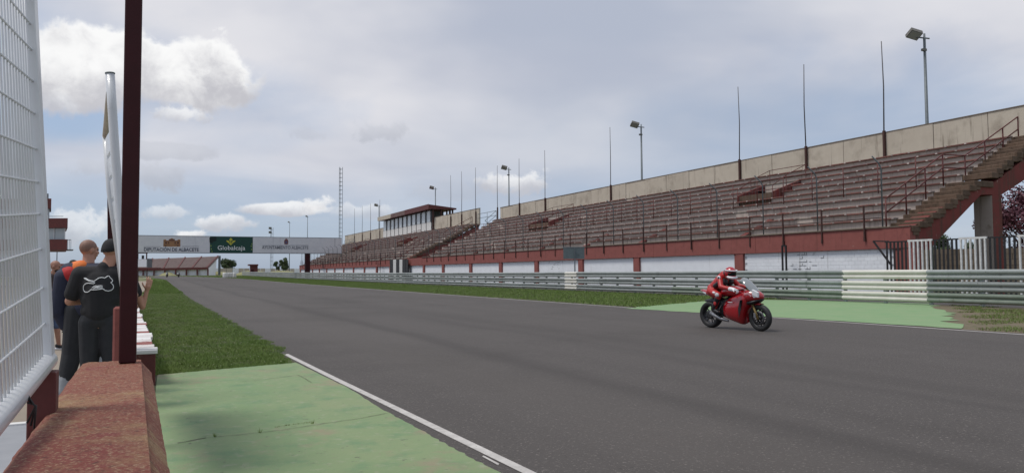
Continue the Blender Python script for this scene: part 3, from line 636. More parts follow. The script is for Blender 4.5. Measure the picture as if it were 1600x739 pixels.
# block courses on the nearest infill bay, where the paint has gone from the joints
bw = MB(); bw.box(0, .05, .003, .397, .003, .197); bme = bw.mesh('block', whitewall); bev(bme, .003)
r = 0
ya, yb = S1.location.y + 1.0, pil1[1] - .35
for j in range(12):
    y = ya - (.2 if j % 2 else 0)
    while y < yb - .05:
        if y >= ya - .01 and y + .4 <= yb + .02: link('block', bme, S1, (.10, y - S1.location.y, .06 + .2 * j - .02))
        y += .4
for (px, nx) in ((1254, 0), (868, 1)):       # open joints where mortar has fallen out
    y = SN(px, NF); mb = MB()
    for i in range(34):
        yy = y + random.gauss(0, .7); j = random.randint(5, 11); z = .04 + .2 * j
        mb.box(NF + .085 + .05 * nx, NF + .099 + .05 * nx, yy, yy + random.uniform(.08, .28), z - .009, z + random.uniform(.004, .016))
        if i % 3 == 0: mb.box(NF + .085 + .05 * nx, NF + .098 + .05 * nx, yy - .008, yy + .010, z, z + .12)
    part('open_joint', mb, M('joint_black', (.05, .05, .05), .95), S1)
# ------------------------------------------------------------------ glazed control box on the far stand
cb = empty('control_box', (NB, TY0, 8.5), 'long glazed control box with maroon roof on top of the farther stand', 'building')
CX0, CX1 = NB - .3, NB + 3.2; zb = 9.2
TYA = TY0 + .9
mb = MB(); mb.box(CX0, CX1, TYA + 3.2, TY1, zb - .4, zb + 1.25); mb.box(CX0, CX0 + .2, TYA, TYA + 3.2, zb - .4, zb + 1.25); part('wall', mb, whiteflat, cb)
zt_ = zb + 3.55
nw = 11; dy = (TY1 - TYA) / nw
for i in range(nw):
    a = TYA + dy * i
    mb = MB(); mb.box(CX0 + .02, CX0 + .08, a + .62, a + dy - .1, zb + 1.3, zt_ - .25); part('pane', mb, glass_box, cb)
    mb = MB(); mb.box(CX0 - .06, CX0 + .12, a - .1, a + .62, zb + 1.25, zt_ - .1); part('mullion', mb, black_m, cb)
    mb = MB(); mb.box(CX0 - .05, CX0 - .0, a - .06, a + .12, zb - .2, zb + 1.25); part('mullion', mb, black_m, cb)
mb = MB(); mb.box(CX0 + .3, CX1, TYA + 3.4, TY1 - .1, zb + 1.25, zt_ - .1); part('room', mb, M('box_interior', (.10, .11, .12), .8), cb)
mb = MB(); mb.box(CX0 - .9, CX1 + .8, TY0 - .2, TY1 + 1.2, zt_ - .08, zt_ + .12); part('roof', mb, maroon2, cb)
L2 = (TY1 + 1.2 - TY0 + .2) ; yy = TY0 - .2
mb = MB(); mb.box(CX0 - .95, CX0 - .9, yy + L2 * .0, yy + L2 * .42, zt_ - .12, zt_ + .75); part('fascia', mb, maroon2, cb)
mb = MB(); mb.box(CX0 - .95, CX0 - .9, yy + L2 * .42, yy + L2 * .70, zt_ - .12, zt_ + .72); part('fascia', mb, M('dull_brown_lettering_board', (.10, .045, .04), .8, (.2, .14, .13), 1.2, .7), cb)
mb = MB(); mb.box(CX0 - .95, CX0 - .9, yy + L2 * .70, yy + L2, zt_ - .12, zt_ + .70); part('fascia', mb, conc, cb, label='pale stretch of the roof fascia')
mb = MB(); mb.hexa([(CX0 - .95, yy - .06, zt_ - .1), (CX1 + .8, yy - .06, zt_ - .1), (CX1 + .8, yy, zt_ - .1), (CX0 - .95, yy, zt_ - .1), (CX0 - .95, yy - .06, zt_ + .7), (CX1 + .8, yy - .06, zt_ + .16), (CX1 + .8, yy, zt_ + .16), (CX0 - .95, yy, zt_ + .7)]); part('fascia', mb, maroon2, cb)
for (x, y) in ((CX0 + .1, TY0 + .4), (CX0 + 1.6, TY0 + .3), (CX0 + 3.2, TY0 + .3), (CX1 + .3, TY0 + .4), (CX1 + .3, TY0 + 3.4)):
    mb = MB(); mb.box(x - .12, x + .12, y - .12, y + .12, zb - .3, zt_ - .08); part('post', mb, dark_post_m, cb)
# railings between the stands and at the far end
for (ya, yb, lab) in ((99.9, Y2 - .2, 'grey handrail bridging the gap between the two stands'), (Y2E - 12.5, Y2E - 1, 'grey handrail at the far top end of the farther stand')):
    c = empty('handrail', (NB - .3, ya, 8.5), lab, 'railing')
    zz = 9.0 if ya > 150 else 9.3
    for h in (.0, .65): mb = MB(); mb.tube([(NB - 2.2, ya, zz + h - 1.2), (NB - .3, ya + .3, zz + h + .3), (NB - .3, yb, zz + h + .3)], .035, 6); part('rail', mb, post_grey, c)
    for y in (ya + .3, (ya + yb) / 2, yb): mb = MB(); mb.tube([(NB - .3, y, 7.6), (NB - .3, y, zz + .95)], .035, 6); part('post', mb, post_grey, c)
# flag poles on the back walls
FP = [(1377, 65), (1256, 101), (1153, 136), (953, 199), (851, 235), (811, 248), (777, 259), (743, 262), (721, 268), (704, 274), (593.5, 312), (579, 318), (566, 322), (554, 326)]
wh = ['fourth', 'fifth']
FPL = ['tallest thin dark pole, nearest the lamp at the right end of the stand', 'thin dark pole second from the right along the back wall', 'thin dark pole behind the railed stair opening of the near stand',
       'slightly bent pole just left of the tall middle lamp post', 'thin pole standing right of the small white cloud', 'leaning pole over the far part of the near back wall', 'last pole at the far end of the near back wall',
       'pole at the near end of the far back wall beside the gap', 'pole just right of the control box roof end', 'pole rising beside the control box roof corner',
       'pole immediately left of the control box', 'second pole left of the control box', 'third pole left of the control box', 'farthest pole, at the far end of the back wall']
for (px, py), lab in zip(FP, FPL):
    t = PN(px, py, NB - .12); y = PN(px + (.022 * (px - 640) / 6.5) * .0 , py, NB - .12).y; z0 = 8.2
    rt = empty('flagpole', (NB - .12, t.y, z0), lab, 'pole', 'thin poles along the back walls')
    b = random.uniform(-.12, .12)
    mb = MB(); mb.tube([(NB - .12, t.y, 10.7), (NB - .10, t.y + b, (10.7 + t.z) / 2), (NB - .12, t.y, t.z)], [.045, .04, .028], 6); part('pole', mb, pole_dark, rt)
    mb = MB(); mb.box(NB - .2, NB - .03, t.y - .07, t.y + .07, 8.4, 10.75); part('bracket', mb, dark_post_m, rt)
# lamp posts behind the stands
LPn = 48.0
LPS = [((1456, 190), 45, 'largest floodlight post, behind the right end of the near stand'), ((1005, 278), 187, 'floodlight post behind the middle of the near stand'), ((796, 320), 254, 'floodlight post beside the small white cloud'),
       ((680.5, 322), 285, 'floodlight post rising behind the control box'), ((592, 330), 312, 'floodlight post at the far end of the control box'), ((480, 370), 337, 'slim lamp post above the right part of the bridge banner'), ((452, 370), 346, 'slim lamp post left of its twin above the bridge banner')]
for i, ((bx, by), ty, lab) in enumerate(LPS):
    y = SN(bx, LPn); top = PN(bx, ty + (10 if i < 5 else 2), LPn).z; c = Vector((LPn, y, 0)); rt = empty('floodlight_post', (LPn, y, gz(y)), lab, 'lamp post', 'floodlight posts behind the stands')
    mb = MB(); mb.tube([(LPn, y, 0), (LPn, y, top)], [.16, .085], 8); part('pole', mb, post_grey, rt)
    d = -RGT
    mb = MB(); mb.tube([Vector((LPn, y, top - .1)) - d * .35, Vector((LPn, y, top)) + d * .55], .05, 6); mb.tube([(LPn, y, top - .5), (LPn, y, top + .25)], .07, 6); part('bracket', mb, post_grey, rt)
    sz = (.42, .34) if i < 5 else (.30, .22)
    h = Vector((LPn, y, top + .22)) + d * (.70 if i < 5 else .4); e1 = (d * .93 + Vector((0, 0, .25)) + FWD * -.1).normalized(); e2 = FWD * -.75 + Vector((0, 0, .55)) + d * .2; e2 = (e2 - e1 * e2.dot(e1)).normalized(); e3 = e1.cross(e2)
    mb = MB(); a, b = sz; q = [h + e1 * u * a + e2 * v * b + e3 * w for w in (-.14, .14) for (u, v) in ((-1, -1), (1, -1), (1, 1), (-1, 1))]; mb.hexa(q); lb = part('lamp_housing', mb, lampbox, rt)
    mb = MB(); s_ = -1 if e3.z > 0 else 1; q = [h + e1 * u * a * .85 + e2 * v * b * .85 + e3 * w * s_ for w in (.142, .165) for (u, v) in ((-1, -1), (1, -1), (1, 1), (-1, 1))]; mb.hexa(q); part('lamp_glass', mb, lampglass, rt)
    if i < 3: mb = MB(); p = Vector((LPn, y, top - .9)); mb.box(p.x - .25, p.x + .1, p.y - .1, p.y + .1, p.z - .08, p.z + .08); part('small_camera', mb, lampbox, rt)
# lattice mast and ladder mast with lamps
def lattice(px, ptop, n, w, lab, lamps=False, cat='mast', nseg=26):
    y = SN(px, n); top = PN(px, ptop, n).z; g = gz(y); rt = empty('lattice_mast', (n, y, g), lab, cat)
    for (a, b) in ((-1, -1), (1, -1), (0, 1)):
        mb = MB(); mb.bar((n + a * w / 2, y + b * w / 2, g), (n + a * w / 2, y + b * w / 2, top), .11 if w > .7 else .08); part('leg', mb, post_grey, rt)
    C3 = [(-1, -1), (1, -1), (0, 1)]; mb = MB()
    for k in range(nseg):
        z = g + (top - g) * (k + .5) / nseg; z2 = g + (top - g) * (k + 1.3) / nseg
        for i in range(3):
            a, b = C3[i], C3[(i + 1) % 3]; mb.bar((n + a[0] * w / 2, y + a[1] * w / 2, z), (n + b[0] * w / 2, y + b[1] * w / 2, z), .09)
    part('brace', mb, post_grey, rt)
    if lamps:
        for dz in (-.6, -2.2):
            mb = MB(); mb.box(n - 1.1, n - .1, y - .4, y + .4, top + dz, top + dz + .8); part('lamp_housing', mb, lampbox, rt)
    return rt
lattice(531.5, 262, 52, 1.0, 'tall slender lattice mast rising beyond the right end of the bridge banner')
lattice(424, 356, 40, .9, 'short ladder-like mast with two lamps seen through the bridge', True, nseg=12)
# ------------------------------------------------------------------ bridge banner
BY = 168.0
bx0 = PN(217, 380, 1).x; 
def BX(px): # x on the plane y = BY
    r = ray(px, 380); return (r * (BY / r.y)).x
def BZ(px, py): r = ray(px, py); return CAM_H + (r * (BY / r.y)).z
xl, x1, x2, xr = BX(203), BX(328), BX(395), BX(534); zt0 = BZ(300, 369.3); zb0 = BZ(300, 394.6)
br = empty('sponsor_bridge', ((xl + xr) / 2, BY, gz(BY)), 'banner bridge spanning the track with three printed panels', 'bridge')
for (a, b, m, lab) in ((xl, x1, banner_m, 'grey panel with a town crest'), (x1, x2, gcgreen, 'dark green bank panel'), (x2, xr, banner_m, 'plain grey panel with small crest')):
    mb = MB(); mb.box(a + .01, b - .01, BY, BY + .12, zb0, zt0); part('banner', mb, m, br, label=lab)
mb = MB(); mb.box(xl, xr, BY + .13, BY + 1.4, zb0 + .1, zt0 - .1); part('truss', mb, post_grey, br)
mb = MB(); mb.box(xl, xr, BY - .02, BY + 1.5, zt0 + .002, zt0 + .1); mb.box(xl, xr, BY - .02, BY + 1.5, zb0 - .1, zb0 - .002); part('edge_beam', mb, post_grey, br)
for px in (479.3, 483.3):
    x = BX(px); mb = MB(); mb.box(x - .26, x + .26, BY + .2, BY + 1.0, gz(BY), zb0 - .1); part('post', mb, maroon, br)
for x in (xl + .2,): mb = MB(); mb.box(x - .3, x + .3, BY + .2, BY + 1.0, gz(BY), zb0 - .1); part('post', mb, maroon, br)
rt90 = (math.pi / 2, 0, 0)
def btxt(body, px0, px1, py, h, mat, bold=0, nm='lettering'):
    x0, x1 = BX(px0), BX(px1); o = text(nm, body, 1.0, mat, br, (0, 0, 0), rt90, .02, bold=bold)
    w = o.dimensions.x or 1; bpy.context.view_layer.update(); w = max(v.co.x for v in o.data.vertices) - min(v.co.x for v in o.data.vertices)
    hz = max(v.co.y for v in o.data.vertices) - min(v.co.y for v in o.data.vertices); hh = h
    o.scale = ((x1 - x0) / w, hh / hz, 1); o.location = Vector(((x0 + x1) / 2, BY - .03, BZ((px0 + px1) / 2, py))) - br.location; return o
px_m = BY / F * 1.12
logo_white = M('white_lettering', (.75, .77, .76), .6)
btxt('DIPUTACIÓN DE ALBACETE', 225, 310.5, 390.2, .88, ink, .012)
btxt('Globalcaja', 340, 383, 387.6, 1.2, logo_white, .004)
btxt('AYUNTAMIENTO ALBACETE', 409.5, 482, 387.0, .68, inkg, .006)
def bpoly(name, pts, mat, dy=-.03, t=.03):   # polygon given in picture pixels on the banner plane
    mb = MB(); mb.prism([(BX(x), BZ(x, y)) for x, y in pts], BY + dy, BY + dy + t); return part(name, mb, mat, br)
bpoly('rule', [(224.5, 385.6), (251, 385.5), (251, 385.1), (224.5, 385.2)], ink); bpoly('rule', [(285, 385.3), (311, 385.1), (311, 384.7), (285, 384.9)], ink)
bpoly('rule', [(410, 383.8), (482, 383.4), (482, 383.0), (410, 383.4)], inkg)
cx = 255.3
bpoly('crest', [(255.3, 385.3), (281.8, 385.3), (281.8, 374.2), (277.5, 374.2), (277.5, 375.7), (273.2, 375.7), (273, 373.6), (270.5, 373.2), (269, 372.2), (267.8, 372.2), (266, 373.2), (263.8, 373.8), (263.6, 375.7), (259.6, 375.7), (259.6, 374.2), (255.3, 374.2)], crest_tan)
for (a, b, c, d) in ((257.6, 378.2, 261, 380.6), (262.4, 378.2, 264.4, 380.6), (272.6, 378.2, 274.8, 380.6), (276.4, 378.2, 279.8, 380.6), (255.4, 376.6, 281.7, 377.3), (255.4, 382.0, 265.2, 382.6), (272.2, 382.0, 281.7, 382.6), (258, 383.2, 260, 384.8), (277, 383.2, 279, 384.8), (263.8, 373.9, 273, 375.4)):
    bpoly('crest_detail', [(a, b), (c, b), (c, d), (a, d)], crest_dk, -.05, .03)
# leaf emblem on the green panel
bpoly('emblem', [(360.0, 382.8), (357.2, 379.6), (354.2, 377.6), (353.2, 375.6), (357, 376.2), (358.2, 377.6), (358.0, 374.2), (360.6, 371.6), (363.2, 374.2), (363.0, 377.6), (364.2, 376.2), (368.2, 375.6), (367, 377.6), (364, 379.6), (361.2, 382.8)], gcyellow)
for s in (-1, 1): bpoly('emblem_detail', [(360.6 + s * 1.0, 381.4), (360.6 + s * .6, 377.0), (360.6 + s * 1.6, 374.6), (360.6 + s * 2.2, 377.4)], gcgreen, -.045, .02)
for (x, y) in ((330.2, 389), (329.6, 384), (331.4, 393), (393.2, 389.5), (392.6, 384.6), (393.6, 381)): bpoly('lime_mark', [(x - 1.0, y), (x, y - 1.4), (x + 1.0, y), (x, y + 1.6)], gclime, -.045, .02)
bpoly('tear', [(327.0, 371.4), (338, 370.2), (338, 374.6), (337, 376.6), (333, 377.4), (331.5, 379.6), (327.6, 379.2)], M('torn_dark_patch', (.008, .018, .016), .8), -.05, .03)
bpoly('crest', [(444.2, 381.4), (444.0, 376.6), (445, 374.4), (447.2, 372.8), (449.4, 374.4), (450.4, 376.6), (450.2, 381.4), (447.2, 382.0)], crest_mar)
bpoly('crest_detail', [(445.6, 380.4), (445.6, 376.8), (448.8, 376.8), (448.8, 380.4)], M('crest_blue', (.10, .09, .17), .7), -.05, .03)
# ------------------------------------------------------------------ far stand across the end of the straight
def far_q(px, py, Y): return PD(px, py, Y)
fs = empty('grandstand', PD(290, 429, 300) - Vector((0, 0, 1)), 'distant red terrace seen under the bridge at the end of the straight', 'grandstand')
YA, YB = 292.0, 312.0
def fpt(px, py, Y): return PD(px, py, Y)
tl, tr, bl, brr = fpt(190, 406, YB), fpt(343, 400, YB), fpt(190, 421, YA), fpt(325, 418.3, YA)
for k in range(12):
    t0, t1 = k / 12, (k + .8) / 12; mb = MB(); a, b, c, d = bl.lerp(tl, t0), brr.lerp(tr, t0), brr.lerp(tr, t1), bl.lerp(tl, t1)
    n_ = Vector((0, 0, .35)); mb.hexa([a - n_, b - n_, c - n_, d - n_, a, b, c, d]); part('tier', mb, M('far_tier', (.16, .12, .11), .9, (.10, .065, .06), .8, .6) if k == 0 else bpy.data.materials['far_tier'], fs)
for k in range(6):
    t = (k + .9) / 6; a, b = bl.lerp(brr, t), tl.lerp(tr, t); a2, b2 = a + Vector((.5, 0, .15)), b + Vector((.5, 0, .15)); mb = MB(); mb.bar(a + Vector((0, 0, .05)), b + Vector((0, 0, .05)), .45, .4); part('aisle', mb, maroon2, fs)
mb = MB(); mb.bar(bl + Vector((0, -.2, -.2)), brr + Vector((0, -.2, -.2)), .5, .8); part('front_beam', mb, maroon2, fs)
for k in range(9):
    p = bl.lerp(brr, k / 8) ; mb = MB(); mb.box(p.x - .25, p.x + .25, p.y - .4, p.y + .4, 1, p.z - .4); part('pillar', mb, maroon2, fs)
mb = MB(); mb.hexa([(bl.x, bl.y + .8, .8), (brr.x, brr.y + .8, .8), (brr.x, brr.y + 1.0, .8), (bl.x, bl.y + 1.0, .8), (bl.x, bl.y + .8, bl.z - .4), (brr.x, brr.y + .8, brr.z - .4), (brr.x, brr.y + 1.0, brr.z - .4), (bl.x, bl.y + 1.0, bl.z - .4)]); part('infill_wall', mb, whitewall, fs)
mb = MB(); mb.bar((tr.x, tr.y, .8), (tr.x, tr.y, tr.z + .1), .9); part('pillar', mb, post_grey, fs)
q = fpt(337, 410, 308); mb = MB(); mb.add([brr + Vector((.1, 0, -.4)), (brr.x + .1, brr.y, 1), (q.x, q.y, 1), (tr.x - 1.2, tr.y - 1.5, tr.z - 1.6)], [(0, 1, 2, 3), (3, 2, 1, 0)])
mb2 = MB(); a = [brr + Vector((.1, 0, -.4)), Vector((brr.x + .1, brr.y, 1)), Vector((q.x, q.y, 1)), Vector((tr.x - 1.2, tr.y - 1.5, tr.z - 1.6))]; o3 = Vector((-.3, .1, 0)); mb2.hexa([p for p in a] + [p + o3 for p in a]); part('end_wall', mb2, whitewall, fs)
# far perimeter wall, kiosk, signal box, drums, trees
w0, w1 = PD(335, 425, 330), PD(520, 425, 420)
mb = MB(); fw = empty('perimeter_wall', w0 - Vector((0, 0, w0.z - 1.1)), 'long pale wall far beyond the bridge', 'wall')
for k in range(24):
    a, b = w0.lerp(w1, k / 24), w0.lerp(w1, (k + .94) / 24); mb = MB(); mb.hexa([(a.x, a.y, .9), (b.x, b.y, .9), (b.x, b.y + .3, .9), (a.x, a.y + .3, .9), (a.x, a.y, 4.0), (b.x, b.y, 4.0), (b.x, b.y + .3, 4.0), (a.x, a.y + .3, 4.0)]); part('panel', mb, conc if k % 3 else whitewall, fw)
kp = PD(397, 420, 260); kk = empty('kiosk', (kp.x, kp.y, gz(kp.y)), 'small maroon hut with an overhanging roof beyond the bridge', 'hut')
s_ = 260 / F; g0 = gz(kp.y); mb = MB(); mb.box(kp.x - 5 * s_, kp.x + 5.5 * s_, kp.y, kp.y + 3, g0, g0 + 3.0 + .4); part('wall', mb, maroon2, kk)
mb = MB(); mb.box(kp.x - 8 * s_, kp.x + 6 * s_, kp.y - .6, kp.y + 3.4, g0 + 3.40, g0 + 3.9); part('roof', mb, maroon2, kk)
mb = MB(); mb.box(kp.x - 1, kp.x - .1, kp.y - .02, kp.y + .1, g0, g0 + 2.1); part('door', mb, maroon, kk)
for i, (px, r) in enumerate(((352, .62), (357.5, .62), (361.5, .38), (366.5, .42), (363.5, .36))):
    c = PD(px, 430, 190 + i * 1.5); g0 = gz(c.y); mb = MB(); mb.lathe([(0, 0), (r, 0), (r * 1.02, .3), (r, .6), (r * 1.02, .9), (r, 1.25), (r * .9, 1.3), (0, 1.3)], (c.x, c.y, g0), seg=16)
    solo('tyre_drum', mb, whiteflat, ['wide white tyre stack at the left end of its row', 'second wide white tyre stack', 'narrow white tyre stack in the middle', 'white tyre stack at the right end of its row', 'narrow white tyre stack partly behind its neighbours'][i], 'tyre stack', 'white wrapped tyre stacks at the guardrail end', origin=(c.x, c.y, g0))
sp_ = PD(223, 420, 60); g0 = gz(sp_.y); sb = empty('signal_box', (sp_.x, sp_.y, g0), 'grey marshal signal box on a steel frame left of the track', 'signal box')
k_ = 60 / F; d_ = RGT
def sbx(name, a0, a1, z0, z1, dep, mat): 
    mb = MB(); p = Vector((sp_.x, sp_.y, 0)); q = [p + d_ * a + FWD * e for (a, e) in ((a0, 0), (a1, 0), (a1, dep), (a0, dep))]; mb.hexa([(v.x, v.y, z0) for v in q] + [(v.x, v.y, z1) for v in q]); part(name, mb, mat, sb)
zz = lambda py: PD(223, py, 60).z
sbx('cabinet', -.45, .30, zz(417), zz(405.5), .7, whitewall); sbx('cabinet_edge', .30, .38, zz(418), zz(404), .74, post_grey)
for a in (-.45, .24): sbx('frame_post', a, a + .07, zz(405), zz(396), .07, dark_post_m)
sbx('frame_bar', -.5, .34, zz(396), zz(394.8), .1, dark_post_m); sbx('lamp', -.1, .05, zz(404.6), zz(399), .1, black_m); sbx('walkway', -.9, 1.1, zz(419.4), zz(418.2), .8, maroon2)
for a in (-.4, .3): sbx('leg', a, a + .06, g0, zz(419.4), .06, dark_post_m)
# sign behind the rail, black double post, gates
sy = SN(897, 28); c = Vector((28, sy, 0)); sg = empty('sign', (28, sy, 0), 'blank grey-green sign board on a post behind the guardrail', 'sign')
def face_box(root, name, c, a0, a1, z0, z1, dep, mat, e0=0, bevel=0):
    q = [c + RGT * a + FWD * (e0 + e) for (a, e) in ((a0, 0), (a1, 0), (a1, dep), (a0, dep))]; mb = MB(); mb.hexa([(v.x, v.y, z0) for v in q] + [(v.x, v.y, z1) for v in q]); return part(name, mb, mat, root, bevel=bevel)
k_ = (c.dot(FWD)) / F; zf = lambda py: PD(897, py, c.dot(FWD)).z
face_box(sg, 'board', c, -16.5 * k_, 16.5 * k_, zf(404.5), zf(387.8), .04, signm); face_box(sg, 'top_rail', c, -17.5 * k_, 17 * k_, zf(387.6), zf(385.6), .06, post_grey, -.01)
face_box(sg, 'post', c, .02, .10, 0, zf(387.6), .07, post_grey, -.08); face_box(sg, 'bolt_plate', c, .25, .42, zf(398), zf(396), .02, post_grey, -.03)
dp = empty('double_post', (32.4, SN(1226, 32.4), 0), 'two thin black posts joined at the top before the white wall', 'post'); yy = SN(1226, 32.4)
for d in (-.14, .14): mb = MB(); mb.box(32.36, 32.44, yy + d - .04, yy + d + .04, 0, PN(1226, 383, 32.4).z); part('post', mb, black_m, dp)
mb = MB(); mb.box(32.37, 32.43, yy - .1, yy + .1, PN(1226, 384, 32.4).z - .05, PN(1226, 384, 32.4).z + .05); part('crossbar', mb, black_m, dp)
def barfence(n, ya, yb, zt, pan, lab, first_black=True, gap=.2, slant=False, w=.032):
    rt = empty('barrier_fence', (n, (ya + yb) / 2, 0), lab, 'fence'); y = yb; blk = first_black; bars = 0
    while y > ya:
        m = black_m if blk else whitebar; y2 = y - pan * (1.0 if blk else 1.05)
        mb = MB(); mb.box(n - .03, n + .03, y2 + .02, y - .02, zt - .06, zt + (.0 if blk else .03)); part('top_bar', mb, m, rt)
        mb = MB(); mb.box(n - .03, n + .03, y2 + .02, y - .02, .2, .26); part('bottom_bar', mb, m, rt)
        k = int(round(pan / gap))
        for i in range(k):
            yy = y - (i + .5) * (y - y2) / k; mb = MB(); ww = w if blk else w * 1.05; mb.box(n - ww / 1, n + ww / 1, yy - ww, yy + ww, .2, zt - .04); part('bar', mb, m, rt)
        y = y2; blk = not blk
    return rt
zfn = PN(1450, 374.5, 31.8).z
barfence(31.8, 11.0, SN(1384, 31.8), zfn, 1.22, 'long fence of alternating black and white barred panels right of the near stand', True, .22)
b0 = SN(1376, 31.8); mb = MB(); mb.bar((31.8, SN(1392, 31.8), zfn - 1.1), (31.8, SN(1366, 31.8), zfn + .05), .07); mb.bar((31.8, SN(1390, 31.8), zfn - .0), (31.8, SN(1366, 31.8), zfn + .05), .06)
solo('gate_stay', mb, black_m, 'slanting black stay at the left end of the barred fence', 'brace', origin=(31.8, b0, 1.5))
gt = empty('gate', (32.6, SN(626, 32.6), 0), 'black and white barred gate below the stairs between the stands', 'gate')
cols = [black_m, whitebar, black_m, whitebar, black_m, black_m]; e = [609.5, 614.6, 619.4, 624.4, 629.2, 634, 638]
for i in range(6):
    ya, yb = SN(e[i + 1], 32.6), SN(e[i], 32.6); zt1 = PN(e[i], 405.5, 32.6).z; mb = MB(); mb.box(32.55, 32.65, ya + .05, yb - .05, .1, zt1); part('gate_leaf', mb, cols[i], gt)
for px, a in ((590, 0), (592, 0)):
    pass
ldr = empty('ladder', (32.5, SN(592, 32.5), 0), 'thin grey ladder frame against the white wall of the farther stand', 'ladder')
for px in (590.5, 594): y = SN(px, 32.5); mb = MB(); mb.box(32.47, 32.53, y - .06, y + .06, 0, PN(px, 407, 32.5).z); part('rail', mb, dark_post_m, ldr)
for z in (1.9, 2.3, 2.8): mb = MB(); mb.box(32.48, 32.52, SN(594, 32.5), SN(590.5, 32.5), z, z + .06); part('rung', mb, dark_post_m, ldr)
# block wall behind the right-hand fence, laid from pieces
bwall = empty('block_wall', PD(1500, 425, 57) - Vector((0, 0, 1.35)), 'brown block wall behind the barred fence at the right edge', 'wall')
A0 = PD(1402, 425, 60); B0 = PD(1640, 425, 56); Lw = (B0 - A0).length; dW = (B0 - A0).normalized(); nW = Vector((-dW.y, dW.x, 0))
mb = MB(); bl_ = [A0 + nW * .1, B0 + nW * .1, B0 + nW * .3, A0 + nW * .3]; zt1 = PD(1500, 388.5, 58).z; mb.hexa([(p.x, p.y, 0) for p in bl_] + [(p.x, p.y, zt1 - .02) for p in bl_]); part('core', mb, blockbrown, bwall)
mbk = MB(); bw_, bh_ = .86, .42; q = [Vector((0, 0, 0)), dW * (bw_ - .03), dW * (bw_ - .03) + nW * .12, nW * .12]; mbk.hexa([(p.x, p.y, 0) for p in q] + [(p.x, p.y, bh_ - .025) for p in q]); kme = mbk.mesh('block', blockbrown)
for j in range(int(zt1 / bh_)):
    t = -(.43 if j % 2 else 0) + .43
    while t < Lw - .9:
        p = A0 + dW * t; link('block', kme, bwall, Vector((p.x, p.y, j * bh_ + .02)) - bwall.location); t += bw_
# ------------------------------------------------------------------ trees
def tree(name, base, h, cr, ch, mat, lab, nleaf=5000, ls=.12, trunk_r=.16, blobs=9, seed=1, cat='tree', zlow=.35, group=None):
    r = random.Random(seed); rt = empty(name, base, lab, cat, group); b = Vector(base); mb = MB(); tips = []
    zc = b.z + h - ch / 2
    mb.tube([b, b + Vector((r.uniform(-.1, .1), 0, h * .3)), b + Vector((r.uniform(-.2, .2), 0, h * .75))], [trunk_r, trunk_r * .8, trunk_r * .3], 8)
    cent = []
    for i in range(blobs):
        a = r.uniform(0, 6.28); e = r.uniform(-.9, .95); rr = cr * .62 * math.sqrt(max(.05, 1 - e * e)) * r.uniform(.5, 1.1)
        c = Vector((b.x + rr * math.cos(a), b.y + rr * math.sin(a), zc + e * ch * .40)); cent.append((c, cr * r.uniform(.28, .48)))
        mb.tube([b + Vector((0, 0, h * r.uniform(.2, .5))), (b + c) / 2 + Vector((0, 0, h * .18)), c], [trunk_r * .5, trunk_r * .3, trunk_r * .08], 5)
    part('trunk', mb, bark, rt); n = nleaf; mb = MB(); vs = []; fs = []
    for i in range(n):
        c, R = cent[r.randrange(blobs)]; d = Vector((r.gauss(0, 1), r.gauss(0, 1), r.gauss(0, .8))).normalized(); p = c + d * R * (r.uniform(.35, 1.1))
        u = Vector((r.gauss(0, 1), r.gauss(0, 1), r.gauss(0, 1))).normalized(); w = u.cross(d); w = w.normalized() if w.length > .01 else u; s = ls * r.uniform(.5, 1.3)
        k = len(vs); vs += [p - u * s * .5, p + w * s * .35, p + u * s * .5, p - w * s * .35]; fs.append((k, k + 1, k + 2, k + 3))
    mb.add(vs, fs); part('crown', mb, mat, rt, 'stuff')
g_ = lambda px, Y: (PD(px, 425, Y).x, PD(px, 425, Y).y, gz(PD(px, 425, Y).y))
tree('plum_tree', g_(1612, 64), 8.2, 4.2, 7.4, plum, 'dark purple plum tree behind the red stand column', 12000, .26, .2, 18, 3)
tree('plum_tree', g_(1545, 70), 6.4, 1.7, 6.0, plum, 'narrower purple plum tree left of the red stand column', 5000, .24, .15, 12, 5)
tree('conifer', g_(1465, 110), 6.4, 2.6, 4.5, leafm, 'low green pine showing over the barred fence', 4000, .3, .2, 9, 6)
tree('bush', g_(1518, 120), 5.6, 1.8, 4.2, leafm, 'small green tree beside the purple plum trees', 2600, .3, .15, 7, 8)
tree('oak_tree', g_(351, 345), 7.6, 3.4, 6.4, leafm, 'left rounded tree of the far pair under the bridge', 3000, .55, .3, 9, 9)
tree('oak_tree', g_(359.5, 345), 7.2, 3.2, 6.2, leafm, 'right rounded tree of the far pair under the bridge', 3000, .55, .3, 9, 10)
tree('oak_tree', g_(435.5, 340), 7.0, 2.4, 5.0, leafm, 'leaning far tree left of the ladder mast lamp posts', 2500, .5, .25, 8, 11)
tree('oak_tree', g_(443.5, 340), 7.4, 2.9, 5.4, leafm, 'far tree right of the leaning one beneath the banner crest', 2500, .5, .25, 8, 12)
